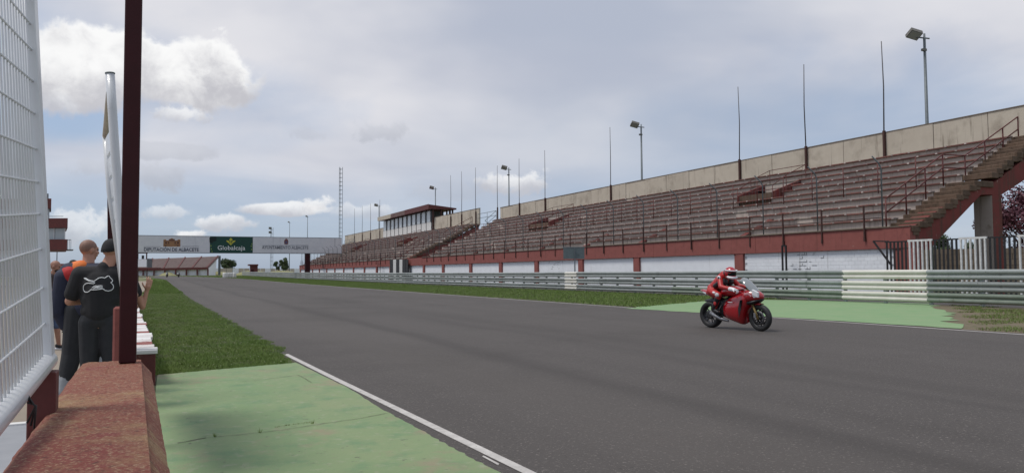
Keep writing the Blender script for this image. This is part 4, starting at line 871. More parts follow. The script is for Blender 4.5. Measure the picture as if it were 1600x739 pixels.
# ------------------------------------------------------------------ near pit wall
WX0, WX1, WZ, WY = -.40, .008, .82, 5.33
def wall_mesh():
    ys = np.linspace(-1.6, WY, 150); mb = MB(); rings = []
    for y in ys:
        rg = []
        e = lambda s, a=.012: (a * math.sin(y * 7.3 + s) + a * .7 * math.sin(y * 17.1 + s * 2.3)) * .22 + random.uniform(-.002, .002)
        base = [(WX0 - .02, 0.0), (WX0 - .02 + e(1, .006), .5), (WX0 + .0 + e(2, .007), WZ - .05), (WX0 + .035 + e(3, .006), WZ - .008)]
        top = [(WX0 + .035 + (WX1 - .05 - WX0) * t, WZ + .002 * math.sin(y * 4 + t * 6) + random.uniform(-.0015, .0015)) for t in np.linspace(.08, 1, 12)]
        right = [(WX1 - .02 + e(5, .002), WZ - .004), (WX1 + .045 + e(6, .003), WZ - .085), (WX1 + .055, .45), (WX1 + .055, 0.0)]
        rings.append([(x - (.0245 if x > -.2 else .0105) * (y - 2.3), y, z) for x, z in base + top + right])
    mb.loft(rings, False, False, False)
    n = len(rings[0]); last = [tuple(p) for p in rings[-1]]; mb.add(last, [tuple(range(n))[::-1]])
    return mb
wallp = M('worn_red_wall', (.20, .068, .036), .92, (.175, .036, .030), 1.0, .75, .005, 70, stretch=(1, .6, 1), spots=[((.25, .145, .07), 2.0, .50, .64), ((.18, .036, .032), 1.6, .54, .62), ((.33, .23, .14), 75, .52, .64), ((.30, .21, .13), 26, .58, .66), ((.08, .026, .018), 44, .55, .66), ((.035, .018, .014), 110, .58, .70)])
solo('pit_wall', wall_mesh(), wallp, 'weathered red concrete pit wall with worn top in the near corner', 'wall', origin=(WX0, 2, 0))
# lower white wall that carries on along the verge, built of blocks
w2 = empty('low_wall', (-.2, 10.2, 0), 'low white and red block wall running on beside the verge', 'wall')
random.seed(12)
yy = 10.25; k = 0
bl_m = [whiteflat, M('white_block_cap', (.68, .66, .64), .7, (.5, .45, .43), 3, .6, spots=[((.25, .09, .08), 4, .60, .64)]), red_paint]
while yy < 46:
    ln = .42 if yy < 20 else 1.2; xr = float(np.interp(yy, [10, 11, 13, 16, 22, 46], [.02, -.05, -.10, -.22, -.45, -1.4])) + (.0 if int(yy) % 3 else .03)
    zt1 = float(np.interp(yy, [10, 16, 30, 46], [.44, .46, .55, .7])) + gz(yy)
    mb = MB(); mb.box(xr - .45, xr, yy + .006, yy + ln - .006, 0, zt1 - .05); part('block', mb, maroon2 if k == 0 else (red_paint if k % 5 == 2 else whiteflat), w2, bevel=.008)
    mb = MB(); mb.box(xr - .48, xr + (.02 if k == 0 else .012), yy + .004, yy + ln - .004, zt1 - .048, zt1); part('coping', mb, bl_m[(k * 7) % 2] if k % 5 != 2 else red_paint, w2, bevel=.006)
    yy += ln; k += 1
# main post, red stub, further post
def vbox(name, pbx, pby, Y, w, d, z0, z1, mat, lab, cat, lean=(0, 0), bevel=.006, plate=False):
    c = PD(pbx, pby, Y); rt = empty(name, (c.x, c.y, z0), lab, cat); mb = MB(); h = z1 - z0; lx, ly = lean
    a = [(-w / 2, -d / 2), (w / 2, -d / 2), (w / 2, d / 2), (-w / 2, d / 2)]
    mb.hexa([(c.x + u, c.y + v, z0) for u, v in a] + [(c.x + u + lx * h, c.y + v + ly * h, z1) for u, v in a]); part('shaft', mb, mat, rt, bevel=bevel)
    if plate: mb = MB(); mb.box(c.x - w * .75, c.x + w * .62, c.y - d * .7, c.y + d * .7, z0 - .003, z0 + .012); part('foot_plate', mb, whitep, rt)
    return rt
vbox('fence_post', 200.5, 500, 4.62, .094, .094, WZ + .004, 4.6, maroon, 'tall dark maroon square post standing on the end of the red wall', 'post')
vbox('fence_post', 180.5, 400, 8.3, .085, .085, .1, PD(171, 165, 8.3).z, maroon, 'farther maroon post showing behind the tilted white panel', 'post', lean=(-.022, 0))
vbox('post_stub', 183, 520, 5.9, .058, .10, 0.0, PD(183, 479, 5.9).z, red_paint, 'short rounded red post stub beside the tall post', 'post', bevel=.015)
st = PD(69, 600, 3.0); stb = empty('panel_stub_post', (st.x, st.y, .2), 'thick maroon stub post holding the mesh panel behind the wall', 'post')
mb = MB(); mb.box(st.x - .05, st.x + .045, st.y - .05, st.y + .05, 0.0, PD(69, 580, 3.0).z); part('shaft', mb, maroon2, stb, bevel=.004)

# ------------------------------------------------------------------ near mesh panel
D1 = 3.05
bF = PD(73, 556, D1); tF = PD(43, -60, D1 + .02)       # far stile, bottom and top (top is out of the picture)
up = (tF - bF); along = Vector((0.03, -1, 0)).normalized(); along = (PD(0, 638, 1.0) - bF); 
nb = PD(-20, 660, 2.12); along = (nb - bF).normalized(); LP = 2.6
pn = empty('mesh_panel', bF, 'white welded mesh panel in a tube frame at the left edge', 'fence panel')
wtop = up * 1.0
def pp(a, b): return bF + along * a + wtop * b      # a metres towards the camera, b fraction up
nrm = along.cross(wtop).normalized()
if nrm.dot(RGT) < 0: nrm = -nrm
mb = MB(); q = [pp(-.03, -.02), pp(.055, -.02), pp(.055, 1.12), pp(-.03, 1.12)]; mb.hexa([q[0] - nrm * .02, q[1] - nrm * .02, q[1] + nrm * .025, q[0] + nrm * .025, q[3] - nrm * .02, q[2] - nrm * .02, q[2] + nrm * .025, q[3] + nrm * .025]); part('stile', mb, whitep, pn, bevel=.004)
mb = MB(); mb.tube([pp(-.02, -.012), pp(LP, -.012)], .036, 14); part('bottom_tube', mb, whitep, pn)
mb = MB(); mb.tube([pp(-.02, 1.12), pp(LP, 1.12)], .036, 14); part('top_tube', mb, whitep, pn)
nbar = int(LP / .052)
wm = MB(); wm.tube([(0, 0, 0), wtop * 1.10], .0042, 6, smooth=True); wme = wm.mesh('upright_wire', whitep)
for i in range(1, nbar): link('upright_wire', wme, pn, along * (.055 + i * .052) + wtop * .01)
hm = MB(); hm.tube([(0, 0, 0), along * LP], .0042, 6); hme = hm.mesh('cross_wire', whitep)
H = up.length; ycross = [334, 285, 234, 179, 129, 80, 40, -5]
for py in (448, 503, 388, 334, 285, 234, 179, 129, 80, 40, -5, -50):
    b = (PD(50, py, D1).z - bF.z) / up.z; link('cross_wire', hme, pn, along * .03 + wtop * b + nrm * .006)
mb = MB(); p = pp(.62, -.03) + nrm * .03
for k in range(3): mb.tube([p + Vector((0, 0, .03 - .012 * k)), p + nrm * .022 + Vector((0, .01 * k, -.01)), p + Vector((.01 * k, 0, -.06 - .01 * k))], .0035, 5)
solo('wire_tie', mb, black_m, 'twisted black wire tie on the bottom tube of the mesh panel', 'tie', origin=p)
# second tilted panel beyond the post
p2 = empty('mesh_panel', PD(203, 500, 5.0), 'tilted white panel seen edge-on behind the tall maroon post', 'fence panel')
nT, nB, fT, fB = PD(172, 116, 5.05), PD(203, 520, 5.0), PD(165, 213, 7.3), PD(200, 500, 7.3)
nM = PD(184.5, 300, 5.05)
mb = MB(); mb.tube([nT, PD(175.5, 170, 5.05), PD(179.5, 235, 5.05), nM, PD(190, 380, 5.03), PD(196, 450, 5.0), nB], .0285, 12); part('near_stile', mb, whitep, p2)
mb = MB(); d = (nT - PD(175.5, 170, 5.05)).normalized(); mb.tube([nT, nT + d * .008], .031, 12); part('end_cap', mb, signm, p2)
mb = MB(); mb.tube([fT, PD(172, 300, 7.3), fB], .03, 10); part('far_stile', mb, whitep, p2)
mb = MB(); mb.tube([PD(173, 145, 5.1), fT], .028, 10); part('top_tube', mb, conc, p2)
for k in range(9):
    t0 = .02 + k * .11; a = nM if False else PD(172 + (203 - 172) * (.22 + .085 * k) - 1.5, 200 + 36 * k, 5.06); b = PD(165 + 35 * (.03 + .11 * k), 218 + 33 * k, 7.25); c = PD(165 + 35 * (.03 + .11 * k + .085), 218 + 33 * (k + .8), 7.25); e = PD(172 + 31 * (.22 + .085 * (k + .8)) - 1.5, 200 + 36 * (k + .8), 5.06)
    mb = MB(); w = Vector((.012, 0, 0)); mb.hexa([a - w, a + w, b + w, b - w, e - w, e + w, c + w, c - w]); part('slat', mb, whitep, p2)
# pale slab with white kerb on the pit side
a, b = PZ(-60, 672, .04), PZ(52, 662, .04); mb = MB(); mb.hexa([(a.x - 1, a.y - 8, -.02), (-.55, b.y - 8, -.02), (-.75, b.y, -.02), (a.x, a.y, -.02), (a.x - 1, a.y - 8, .04), (-.55, b.y - 8, .04), (-.75, b.y, .04), (a.x, a.y, .04)]); solo('paved_slab', mb, slab_m, kind='structure')
mb = MB(); mb.hexa([(a.x, a.y + .002, -.02), (-.75, b.y + .002, -.02), (-.75, b.y + .1, -.02), (a.x, a.y + .1, -.02), (a.x, a.y + .002, .055), (-.75, b.y + .002, .055), (-.75, b.y + .1, .055), (a.x, a.y + .1, .055)]); solo('slab_edge', mb, whiteflat, kind='structure')
# ------------------------------------------------------------------ pit tower on the left
TYD = 85.0
pt = PD(104, 430, TYD); tw = empty('pit_tower', (pt.x - 6, pt.y, gz(pt.y)), 'pit control tower with maroon bands and ribbon windows at the left', 'building')
k_ = TYD / F
VT = (PD(104, 430, TYD) - CO); VT.z = 0; VT = (VT.normalized() - RGT * .02).normalized()
def tb(name, px0, px1, py0, py1, e0, e1, mat, bevel=0):
    c = PD(0, 430, TYD); c = Vector((c.x, c.y, 0)) + RGT * 0; z1, z0 = PD(90, py0, TYD).z, PD(90, py1, TYD).z
    q = [c + RGT * (px * k_) + VT * e for (px, e) in ((px0, e0), (px1, e0), (px1, e1), (px0, e1))]; mb = MB(); mb.hexa([(v.x, v.y, z0) for v in q] + [(v.x, v.y, z1) for v in q]); return part(name, mb, mat, tw)
tb('lower_band', -60, 104, 374, 390.5, 0, 9, maroon2); tb('upper_band', -60, 104, 341, 356, 0, 9, maroon2)
tb('room', -60, 97, 356.2, 373.8, 1.2, 8, M('tower_interior', (.07, .08, .09), .8))
for i, px in enumerate((-40, -12, 16, 44, 72, 83.6)): tb('window', px, (px + 27) if px < 80 else 99.5, 356.4, 373.6, .55, .62, glass_dk) if px != 72 else tb('window', 72, 82.2, 356.4, 373.6, .55, .62, glass_dk)
for px in (-14, 14, 42, 70, 82.3, 99.6): tb('mullion', px, px + 1.2, 356.3, 373.7, .45, .75, whitep)
tb('top_band', -60, 77.6, 309, 324.5, 1, 7, maroon2); tb('top_room', -60, 75, 324.7, 340.8, 1.6, 7, glass_dk); tb('top_stub', 60, 73, 300, 308.8, 2, 4, post_grey)
tb('roof_rail', 74, 97, 337.4, 338.2, .3, .4, post_grey); tb('roof_rail', 78, 98, 339.3, 339.9, 3, 3.1, post_grey)
for px in (104.4, 107, 109.5): tb('balcony_bar', px, px + .6, 374, 390, .5, .6, post_grey)
tb('balcony_rail', 104, 110, 374, 374.8, .5, .6, post_grey); tb('balcony_floor', 104, 114, 389.6, 390.6, .2, 4, post_grey)
tb('stair_core', -90, 8, 204, 432, 4, 8, whitewall); tb('ground_floor', -60, 40, 390.8, 433, 1, 9, whitewall)
for px in (-30, -5, 20): tb('garage_door', px, px + 18, 404, 432, .9, 1.0, slab_m)
# far low stand, red board, thin mast seen between the men
fl_ = empty('low_terrace', PD(90, 428, 110) - Vector((0, 0, 1.3)), 'low pale terrace behind the bearded man', 'terrace')
for k in range(5):
    a, b = PD(60, 432 - 4.6 * k, 110 + k), PD(128, 432 - 4.6 * k, 110 + k); h = Vector((0, 0, -.3)); e = FWD * .8; mb = MB(); mb.hexa([a + h, b + h, b + h + e, a + h + e, a, b, b + e, a + e]); part('step', mb, step_m if k % 2 else conc, fl_)
rb = PD(97, 416, 100); rbd = empty('red_board', (rb.x, rb.y, gz(rb.y)), 'small red board on legs behind the man in the white shirt', 'sign'); c = Vector((rb.x, rb.y, 0)); kk_ = 100 / F
face_box(rbd, 'board', c, -8 * kk_, 6 * kk_, PD(97, 421, 100).z, PD(97, 412, 100).z, .1, red_paint)
for a in (-7, 5): face_box(rbd, 'leg', c, a * kk_, (a + .7) * kk_, gz(c.y), PD(97, 421, 100).z, .1, post_grey)
mp = PD(88.5, 410, 120); mstp = empty('lamp_mast', (mp.x, mp.y, gz(mp.y)), 'thin distant lamp mast below the pit tower balcony', 'lamp post'); c = Vector((mp.x, mp.y, 0))
face_box(mstp, 'pole', c, -.05, .05, 0, PD(88.5, 391.5, 120).z, .1, post_grey); face_box(mstp, 'lamp', c, -.5, .5, PD(88.5, 393, 120).z, PD(88.5, 391.6, 120).z, .3, post_grey)
ptc = PZ(112, 449, .02); mb = MB(); mb.box(ptc.x - 2, ptc.x + 1.5, ptc.y - 3, ptc.y + 6, .01, .03); solo('painted_patch', mb, M('pink_ground_paint', (.42, .17, .12), .9), kind='structure')
# ------------------------------------------------------------------ people
denim = M('blue_denim', (.05, .08, .15), .85, (.07, .11, .20), 10, .5); blackcloth = M('black_cotton', (.012, .012, .014), .85, (.018, .018, .02), 6, .5, .003, 12); darkgrey = M('charcoal_trousers', (.018, .020, .024), .85, (.028, .030, .034), 9, .5, .004, 14)
navy = M('navy_jacket', (.013, .018, .04), .75, (.02, .026, .055), 8, .5, .005, 12); redc = M('red_fabric', (.42, .02, .02), .75); orangec = M('orange_fabric', (.75, .19, .04), .75); whitec = M('white_cotton', (.62, .64, .68), .85, (.54, .56, .6), 8, .5, .004, 12); palegrey = M('pale_grey_trousers', (.33, .35, .37), .85, (.27, .29, .31), 9, .5, .004, 12)
hairm = M('dark_hair', (.012, .009, .008), .7); beardm = M('dark_beard', (.02, .012, .010), .9); logo_w = M('white_print', (.75, .77, .78), .6); stubble = M('shaved_scalp', (.26, .145, .105), .6, (.20, .11, .08), 30, .6)
def V(*a): return Vector(a)
def hand(mb, wrist, dirv, palmn, side, curl=.5, s=1.0, spread=.2):    # palm and five bent fingers
    d = dirv.normalized(); n = (palmn - d * palmn.dot(d)).normalized(); a = d.cross(n) * side
    mb.capsule(wrist, .026 * s, wrist + d * .045 * s, .033 * s, 10)
    for k in (-1, 0, 1): mb.capsule(wrist + d * .03 * s + a * .018 * k * s, .020 * s, wrist + d * .088 * s + a * .026 * k * s, .0145 * s, 8)
    for k, ln in enumerate((.070, .080, .074, .058)):
        o = (1.5 - k) * .0205 * s; b = wrist + d * .092 * s + a * o; dd = (d + a * (1.5 - k) * spread * .5).normalized(); c1 = curl * (1 + .12 * k)
        p1 = b + (dd * math.cos(c1 * .6) + n * math.sin(c1 * .6)) * ln * .5 * s; p2 = p1 + (dd * math.cos(c1 * 1.4) + n * math.sin(c1 * 1.4)) * ln * .32 * s; p3 = p2 + (dd * math.cos(c1 * 2.1) + n * math.sin(c1 * 2.1)) * ln * .22 * s
        mb.capsule(b, .0092 * s, p1, .0088 * s, 8); mb.capsule(p1, .0088 * s, p2, .0082 * s, 8); mb.capsule(p2, .0082 * s, p3, .0074 * s, 8)
    t0 = wrist + d * .025 * s + a * .028 * s; t1 = t0 + (d * .6 + a * .75 + n * .25).normalized() * .045 * s; t2 = t1 + (d * .85 + a * .35 + n * .4).normalized() * .034 * s
    mb.capsule(t0, .0125 * s, t1, .0105 * s, 8); mb.capsule(t1, .0105 * s, t2, .0088 * s, 8)
def head(mb, c, f, s=1.0):     # c = head centre, f = facing; returns frame
    f = f.normalized(); z = V(0, 0, 1); z = (z - f * z.dot(f)).normalized(); r = f.cross(z); R = Matrix((r, f, z)).transposed()
    L_ = lambda x, y, zz: c + (r * x + f * y + z * zz) * s
    mb.ell(L_(0, -.012, .030), (.076 * s, .094 * s, .092 * s), R); mb.ell(L_(0, .020, -.025), (.062 * s, .072 * s, .085 * s), R); mb.ell(L_(0, .045, -.078), (.036 * s, .038 * s, .028 * s), R)
    mb.capsule(L_(0, .088, .020), .010 * s, L_(0, .105, -.018), .014 * s, 8); mb.capsule(L_(-.035, .078, .036), .012 * s, L_(.035, .078, .036), .012 * s, 8)
    mb.capsule(L_(-.018, .090, -.046), .009 * s, L_(.018, .090, -.046), .009 * s, 8)
    for sd_ in (-1, 1): mb.ell(L_(.076 * sd_, -.008, -.002), (.011 * s, .020 * s, .032 * s), R, 10, 8); mb.ell(L_(.048 * sd_, .05, -.015), (.02 * s, .02 * s, .02 * s), R, 8, 6)
    return L_, R
def person(name, foot, rz, J, lab, outfit):
    # J: joints in the person's own frame, x to their right, y forwards, z up from the soles
    rt = empty(name, foot, lab, 'person', rz=rz); j = {k: Vector(v) for k, v in J.items()}; o = outfit; sk = o.get('skin', skin); b = o.get('build', 1.0)
    mb = MB(); pel, ch, nk, hd = j['pelvis'], j['chest'], j['neck'], j['head']
    mb.ell(pel, (.155 * b, .115 * b, .12)); mb.capsule(pel + V(0, 0, .05), .125 * b, ch - V(0, 0, .05), .135 * b, 14); mb.ell(ch, (.165 * b, .12 * b, .19)); mb.capsule(nk - V(0, .01, .08), .062 * b, hd - V(0, .01, .06), .055 * b, 12)
    mb.capsule(j['shl'], .066 * b, j['shr'], .066 * b, 12)
    for s in 'lr':
        sd_ = -1 if s == 'l' else 1
        mb.capsule(j['sh' + s], .060 * b, j['el' + s], .044 * b); mb.capsule(j['el' + s], .043 * b, j['wr' + s], .028 * b)
        hp = j.get('hip' + s, pel + V(.085 * sd_, 0, -.03)); mb.capsule(hp, .088 * b, j['kn' + s], .056 * b); mb.capsule(j['kn' + s], .055 * b, j['kn' + s].lerp(j['an' + s], .35), .055 * b); mb.capsule(j['kn' + s].lerp(j['an' + s], .3), .056 * b, j['an' + s], .037)
        fd = j.get('fd' + s, V(0, 1, 0)); mb.capsule(j['an' + s] + V(0, -.0, -.03), .035, j['an' + s] + fd * .14 + V(0, 0, -.055), .028)
        dv = j.get('hd' + s, j['wr' + s] - j['el' + s]); hand(mb, j['wr' + s], dv, j.get('pn' + s, V(0, 0, -1) if abs(dv.normalized().z) < .8 else V(0, 1, 0)), sd_, j.get('cu' + s, V(.5, 0, 0)).x)
    L_, R = head(mb, hd, j.get('face', V(0, 1, 0))); fuse('body', mb, sk, rt, o.get('voxel', .0075), 3)
    for s in (-1, 1): mb = MB(); mb.ell(L_(.031 * s, .083, .018), (.011, .009, .008), R, 10, 8); part('eye', mb, M('eye_dark', (.02, .015, .012), .3) if 'eye_dark' not in bpy.data.materials else bpy.data.materials['eye_dark'], rt)
    # top
    sl = o.get('sleeve', .55); mb = MB(); x = o.get('loose', .018)
    lowz = pel.z + o.get('hem', -.02)
    mb.ell(V(pel.x, pel.y, max(lowz, pel.z - .02) + .06), (.158 * b + x, .118 * b + x, .10)); mb.capsule(pel + V(0, 0, .07), .128 * b + x, ch - V(0, 0, .05), .138 * b + x, 16); mb.ell(ch, (.168 * b + x, .122 * b + x, .195)); mb.ell(ch - V(0, 0, .13), (.160 * b + x, .125 * b + x, .15))
    mb.capsule(j['shl'], .070 * b + x * .6, j['shr'], .070 * b + x * .6, 12); mb.capsule(nk - V(0, .01, .10), .085 * b, nk - V(0, .01, .035), .062 * b, 12)
    for s in 'lr':
        a, e, w = j['sh' + s], j['el' + s], j['wr' + s]; t = min(1, sl * 1.0)
        mb.capsule(a, .064 * b + x, a.lerp(e, min(1, t)), (.064 - .016 * t) * b + x * 1.1)
        if sl > 1: mb.capsule(e, .048 * b + x, e.lerp(w, min(.93, sl - 1)), .033 * b + x * .8)
    top = fuse('shirt' if sl < 1 else 'jacket', mb, o['top'], rt, .010, 4)
    # trousers or shorts
    mb = MB(); lg = o.get('leg', 2.0); mb.ell(pel + V(0, 0, .015), (.160 * b + .012, .120 * b + .012, .125))
    for s in 'lr':
        sd_ = -1 if s == 'l' else 1; hp = j.get('hip' + s, pel + V(.085 * sd_, 0, -.03)); kn, an = j['kn' + s], j['an' + s]; ll = o.get('legloose', .014)
        mb.capsule(hp, .093 * b + ll, hp.lerp(kn, min(1, lg)), .062 * b + ll)
        if lg > 1: mb.capsule(kn, .062 * b + ll, kn.lerp(an, .4), .060 * b + ll); mb.capsule(kn.lerp(an, .4), .060 * b + ll, kn.lerp(an, min(1, lg - 1)), .046 * b + ll)
    fuse('trousers' if lg > 1 else 'shorts', mb, o['bottom'], rt, .010, 3)
    mb = MB(); mb.lathe([(.168 * b + .012, .085), (.170 * b + .014, .115)], pel); 
    for s in 'lr':
        fd = j.get('fd' + s, V(0, 1, 0)); an = j['an' + s]; mb = MB(); mb.capsule(an + V(0, -.02, -.025), .046, an + fd * .03 + V(0, 0, -.05), .045); mb.capsule(an + fd * .03 + V(0, 0, -.05), .044, an + fd * .165 + V(0, 0, -.06), .034); shoe = fuse('shoe', mb, o.get('shoes', blackr), rt, .009, 2)
        mb = MB(); mb.capsule(an + V(0, -.03, -.085), .040, an + fd * .165 + V(0, 0, -.085), .036); sole = fuse('sole', mb, o.get('sole', blackr), shoe, .009, 1)
    if o.get('hair'): mb = MB(); mb.ell(L_(0, -.022, .040), (.082, .096, .090), R); mb.ell(L_(0, -.05, -.01), (.07, .055, .07), R); fuse('hair', mb, o['hair'], rt, .007, 2)
    if o.get('beard'): mb = MB(); mb.ell(L_(0, .040, -.062), (.058, .062, .052), R); mb.ell(L_(0, .055, -.098), (.034, .034, .032), R); fuse('beard', mb, o['beard'], rt, .007, 2)
    if o.get('cap'):
        mb = MB(); rings = []
        for t in np.linspace(0, 1, 7):
            a = t * math.pi / 2 * .98; rings.append([L_(.087 * math.cos(a) ** .8 * math.cos(p), -.012 + .105 * math.cos(a) ** .8 * math.sin(p), .012 + .030 * math.sin(p) + (.118 - .030 * math.sin(p)) * math.sin(a)) for p in np.linspace(0, 2 * math.pi, 24, endpoint=False)])
        mb.loft(rings, True, True, True); cp = part('cap', mb, o['cap'], rt); mb = MB(); br_ = []
        for rr, dz in ((.0, 0), (.075, -.012)): br_.append([L_((.078 - rr * .25) * math.cos(p), -.012 + (.098 + rr) * math.sin(p), .040 + dz - .01 * abs(math.cos(p))) for p in np.linspace(.25, math.pi - .25, 12)] + [L_((.078 - rr * .25) * math.cos(p), -.012 + (.098 + rr) * math.sin(p), .034 + dz - .01 * abs(math.cos(p))) for p in np.linspace(math.pi - .25, .25, 12)])
        mb.loft(br_, True, True, False); part('brim', mb, o['cap'], cp)
    return rt, L_, R, top
def yaw_to(px_dir):  # rz that makes local +y point along a world direction
    return math.atan2(-px_dir.x, px_dir.y)
def foot(px, Y, z=.006): p = PD(px, 500, Y); return (p.x, p.y, z)
def scaleJ(J, s): return {k: ((Vector(v) * s) if k[:2] not in ('fd', 'hd', 'pn', 'cu') and k != 'face' else Vector(v)) for k, v in J.items()}
vw = lambda px: (PD(px, 430, 5) - CO).normalized()
# man in black, back to the camera, arm raised to his brow
JA = dict(pelvis=(0, 0, .96), chest=(0, .0, 1.30), neck=(.03, -.01, 1.52), head=(.085, .03, 1.65), shl=(-.185, -.01, 1.415), shr=(.19, -.01, 1.415), ell=(-.285, .02, 1.15), wrl=(-.14, .22, 1.14), elr=(.29, .06, 1.20), wrr=(.20, .28, 1.28),
          knl=(-.10, .03, .50), knr=(.11, .02, .50), anl=(-.12, -.02, .09), anr=(.13, -.03, .09), face=(.45, 1, -.05), hdl=(1, .3, .1), hdr=(-.2, 1, .2))
rA, LA, RA, shirtA = person('person', foot(157, 7.75, -.06), yaw_to(FWD * 1.0 + RGT * -.30), JA, 'man in black T-shirt with white motorcycle outline and black cap, back to camera', dict(top=blackcloth, bottom=darkgrey, sleeve=.72, cap=blackcloth, build=1.06, legloose=.020, loose=.022, voxel=.007, hem=.03))
# white outline of a motorcycle printed on the back, laid on the cloth
bvh = BVHTree.FromPolygons([v.co for v in shirtA.data.vertices], [p.vertices for p in shirtA.data.polygons])
def on_back(u, v):
    h = bvh.ray_cast(V(u, -1.0, v), V(0, 1, 0)); return (h[0] + V(0, -.003, 0)) if h[0] else V(u, -.16, v)
def outline(pts, w=.004, name='print'):
    P = [on_back(-.135 + (x - 253) / 131 * .27, 1.235 + (308 - y) / 80 * .165) for x, y in pts]; mb = MB(); mb.tube(P, w, 5); return part(name, mb, logo_w, rA)
BK = [(253, 237), (262, 238), (275, 246), (290, 250), (303, 252), (312, 245), (322, 237), (335, 235), (346, 238), (352, 234), (358, 228), (364, 229), (368, 236), (376, 244), (380, 251), (377, 257), (372, 260), (378, 266), (384, 276), (383, 288), (376, 297), (364, 301), (352, 298), (343, 290), (334, 291), (318, 293), (302, 294), (290, 293), (284, 300), (274, 305), (262, 305), (254, 297), (252, 284), (255, 272), (264, 264), (276, 262), (288, 263), (300, 265), (306, 260), (296, 256), (282, 253), (268, 246), (256, 240), (253, 237)]
BK2 = []
for a, b in zip(BK, BK[1:]):
    for k in range(3): BK2.append((a[0] + (b[0] - a[0]) * k / 3, a[1] + (b[1] - a[1]) * k / 3))
outline(BK2 + [BK[-1]])
for pts in (((294, 286), (302, 278), (312, 274), (316, 277)), ((300, 288), (318, 282), (330, 281)), ((318, 276), (330, 274), (340, 276)), ((316, 286), (330, 288), (342, 284)), ((306, 282), (318, 279), (340, 280))): outline([(a[0] + (b[0] - a[0]) * t, a[1] + (b[1] - a[1]) * t) for a, b in zip(pts, pts[1:]) for t in (0, .5)] + [pts[-1]], .0035)
# bald man behind him, forearm raised
JB = dict(pelvis=(0, 0, .96), chest=(0, .02, 1.28), neck=(-.02, .02, 1.50), head=(-.03, .06, 1.655), shl=(-.21, 0, 1.42), shr=(.21, 0, 1.42), ell=(-.25, .22, 1.42), wrl=(.0, .34, 1.50), elr=(.26, .10, 1.15), wrr=(.14, .32, 1.2),
          knl=(-.16, -.03, .50), knr=(.12, .05, .50), anl=(-.20, -.14, .09), anr=(.14, .0, .09), face=(.75, 1, -.08), hdl=(1, .2, .3), hdr=(-.4, .8, .3))
rB, LB, RB, jk = person('person', foot(138, 8.6, -.03), yaw_to(FWD * 1.0 + RGT * -.1), JB, 'bald man in navy jacket with red and orange shoulder, behind the man in black', dict(top=navy, bottom=palegrey, sleeve=.3, build=1.1, loose=.035, voxel=.0075, hem=-.08, legloose=.02))
mb = MB(); mb.capsule(V(-.19, -.04, 1.38), .110, V(-.27, .15, 1.36), .090, 14); fuse('red_shoulder', mb, redc, rB, .01, 3); mb = MB(); mb.capsule(V(-.08, -.03, 1.465), .085, V(-.20, .10, 1.475), .062, 14); fuse('orange_shoulder', mb, orangec, rB, .01, 3)
mb = MB(); mb.capsule(V(-.24, -.06, 1.36), .10, V(-.30, -.03, .98), .095, 14); mb.capsule(V(-.30, -.03, 1.0), .09, V(-.24, 0, .82), .07, 14); fuse('hanging_sleeve', mb, navy, rB, .011, 3)
mb = MB(); mb.ell(LB(0, -.016, .036), (.0775, .0955, .091), RB); fuse('scalp', mb, stubble, rB, .006, 2)
mb = MB(); mb.capsule(V(-.10, -.03, .99), .135, V(-.15, -.04, .5), .105, 12); mb.capsule(V(-.15, -.04, .5), .105, V(-.20, -.12, .12), .075, 12); fuse('dark_leg_panel', mb, darkgrey, rB, .012, 3)
# bearded man in shorts, turned to the right, phone in hand
JC = dict(pelvis=(0, 0, .93), chest=(0, .01, 1.26), neck=(0, .02, 1.47), head=(0, .06, 1.61), shl=(-.19, 0, 1.40), shr=(.19, 0, 1.40), ell=(-.21, .06, 1.12), wrl=(-.10, .30, 1.17), elr=(.22, .05, 1.12), wrr=(.10, .29, 1.15),
          knl=(-.10, .06, .49), knr=(.10, -.08, .50), anl=(-.11, .10, .09), anr=(.11, -.14, .09), face=(0, 1, -.25), hdl=(.3, 1, 0), hdr=(-.3, 1, 0))
rC, LC, RC, _ = person('person', foot(80, 13.9), yaw_to(RGT + FWD * .15), JC, 'bearded man in dark shirt and blue denim shorts looking at his phone', dict(top=M('brown_shirt', (.035, .02, .018), .85), bottom=denim, sleeve=.6, leg=1.0, legloose=.045, beard=beardm, voxel=.009, skin=skin_dk, shoes=blackr, sole=whitec)); rC.scale = (.93, .93, .93)
mb = MB(); mb.box(-.05, .05, .36, .375, 1.12, 1.22); solo_ph = mb.mesh('phone', black_m); o = link('phone', solo_ph); o.matrix_world = Matrix.Translation(rC.location) @ Matrix.Rotation(rC.rotation_euler.z, 4, 'Z'); tag(o, 'black phone held up by the bearded man', 'phone')
JD = dict(pelvis=(0, 0, .93), chest=(0, .03, 1.26), neck=(0, .05, 1.47), head=(0, .12, 1.58), shl=(-.19, .02, 1.40), shr=(.19, .02, 1.40), ell=(-.22, .10, 1.12), wrl=(-.10, .30, 1.14), elr=(.23, .08, 1.12), wrr=(.12, .30, 1.10),
          knl=(-.10, .02, .49), knr=(.10, .0, .50), anl=(-.11, 0, .09), anr=(.11, .0, .09), face=(0, 1, -.5))
person('person', foot(104, 18.2), yaw_to(RGT * 1.0 + FWD * .3), JD, 'man in white T-shirt and dark cap bending his head down', dict(top=whitec, bottom=denim, sleeve=.7, cap=blackcloth, hair=hairm, loose=.035, voxel=.01))
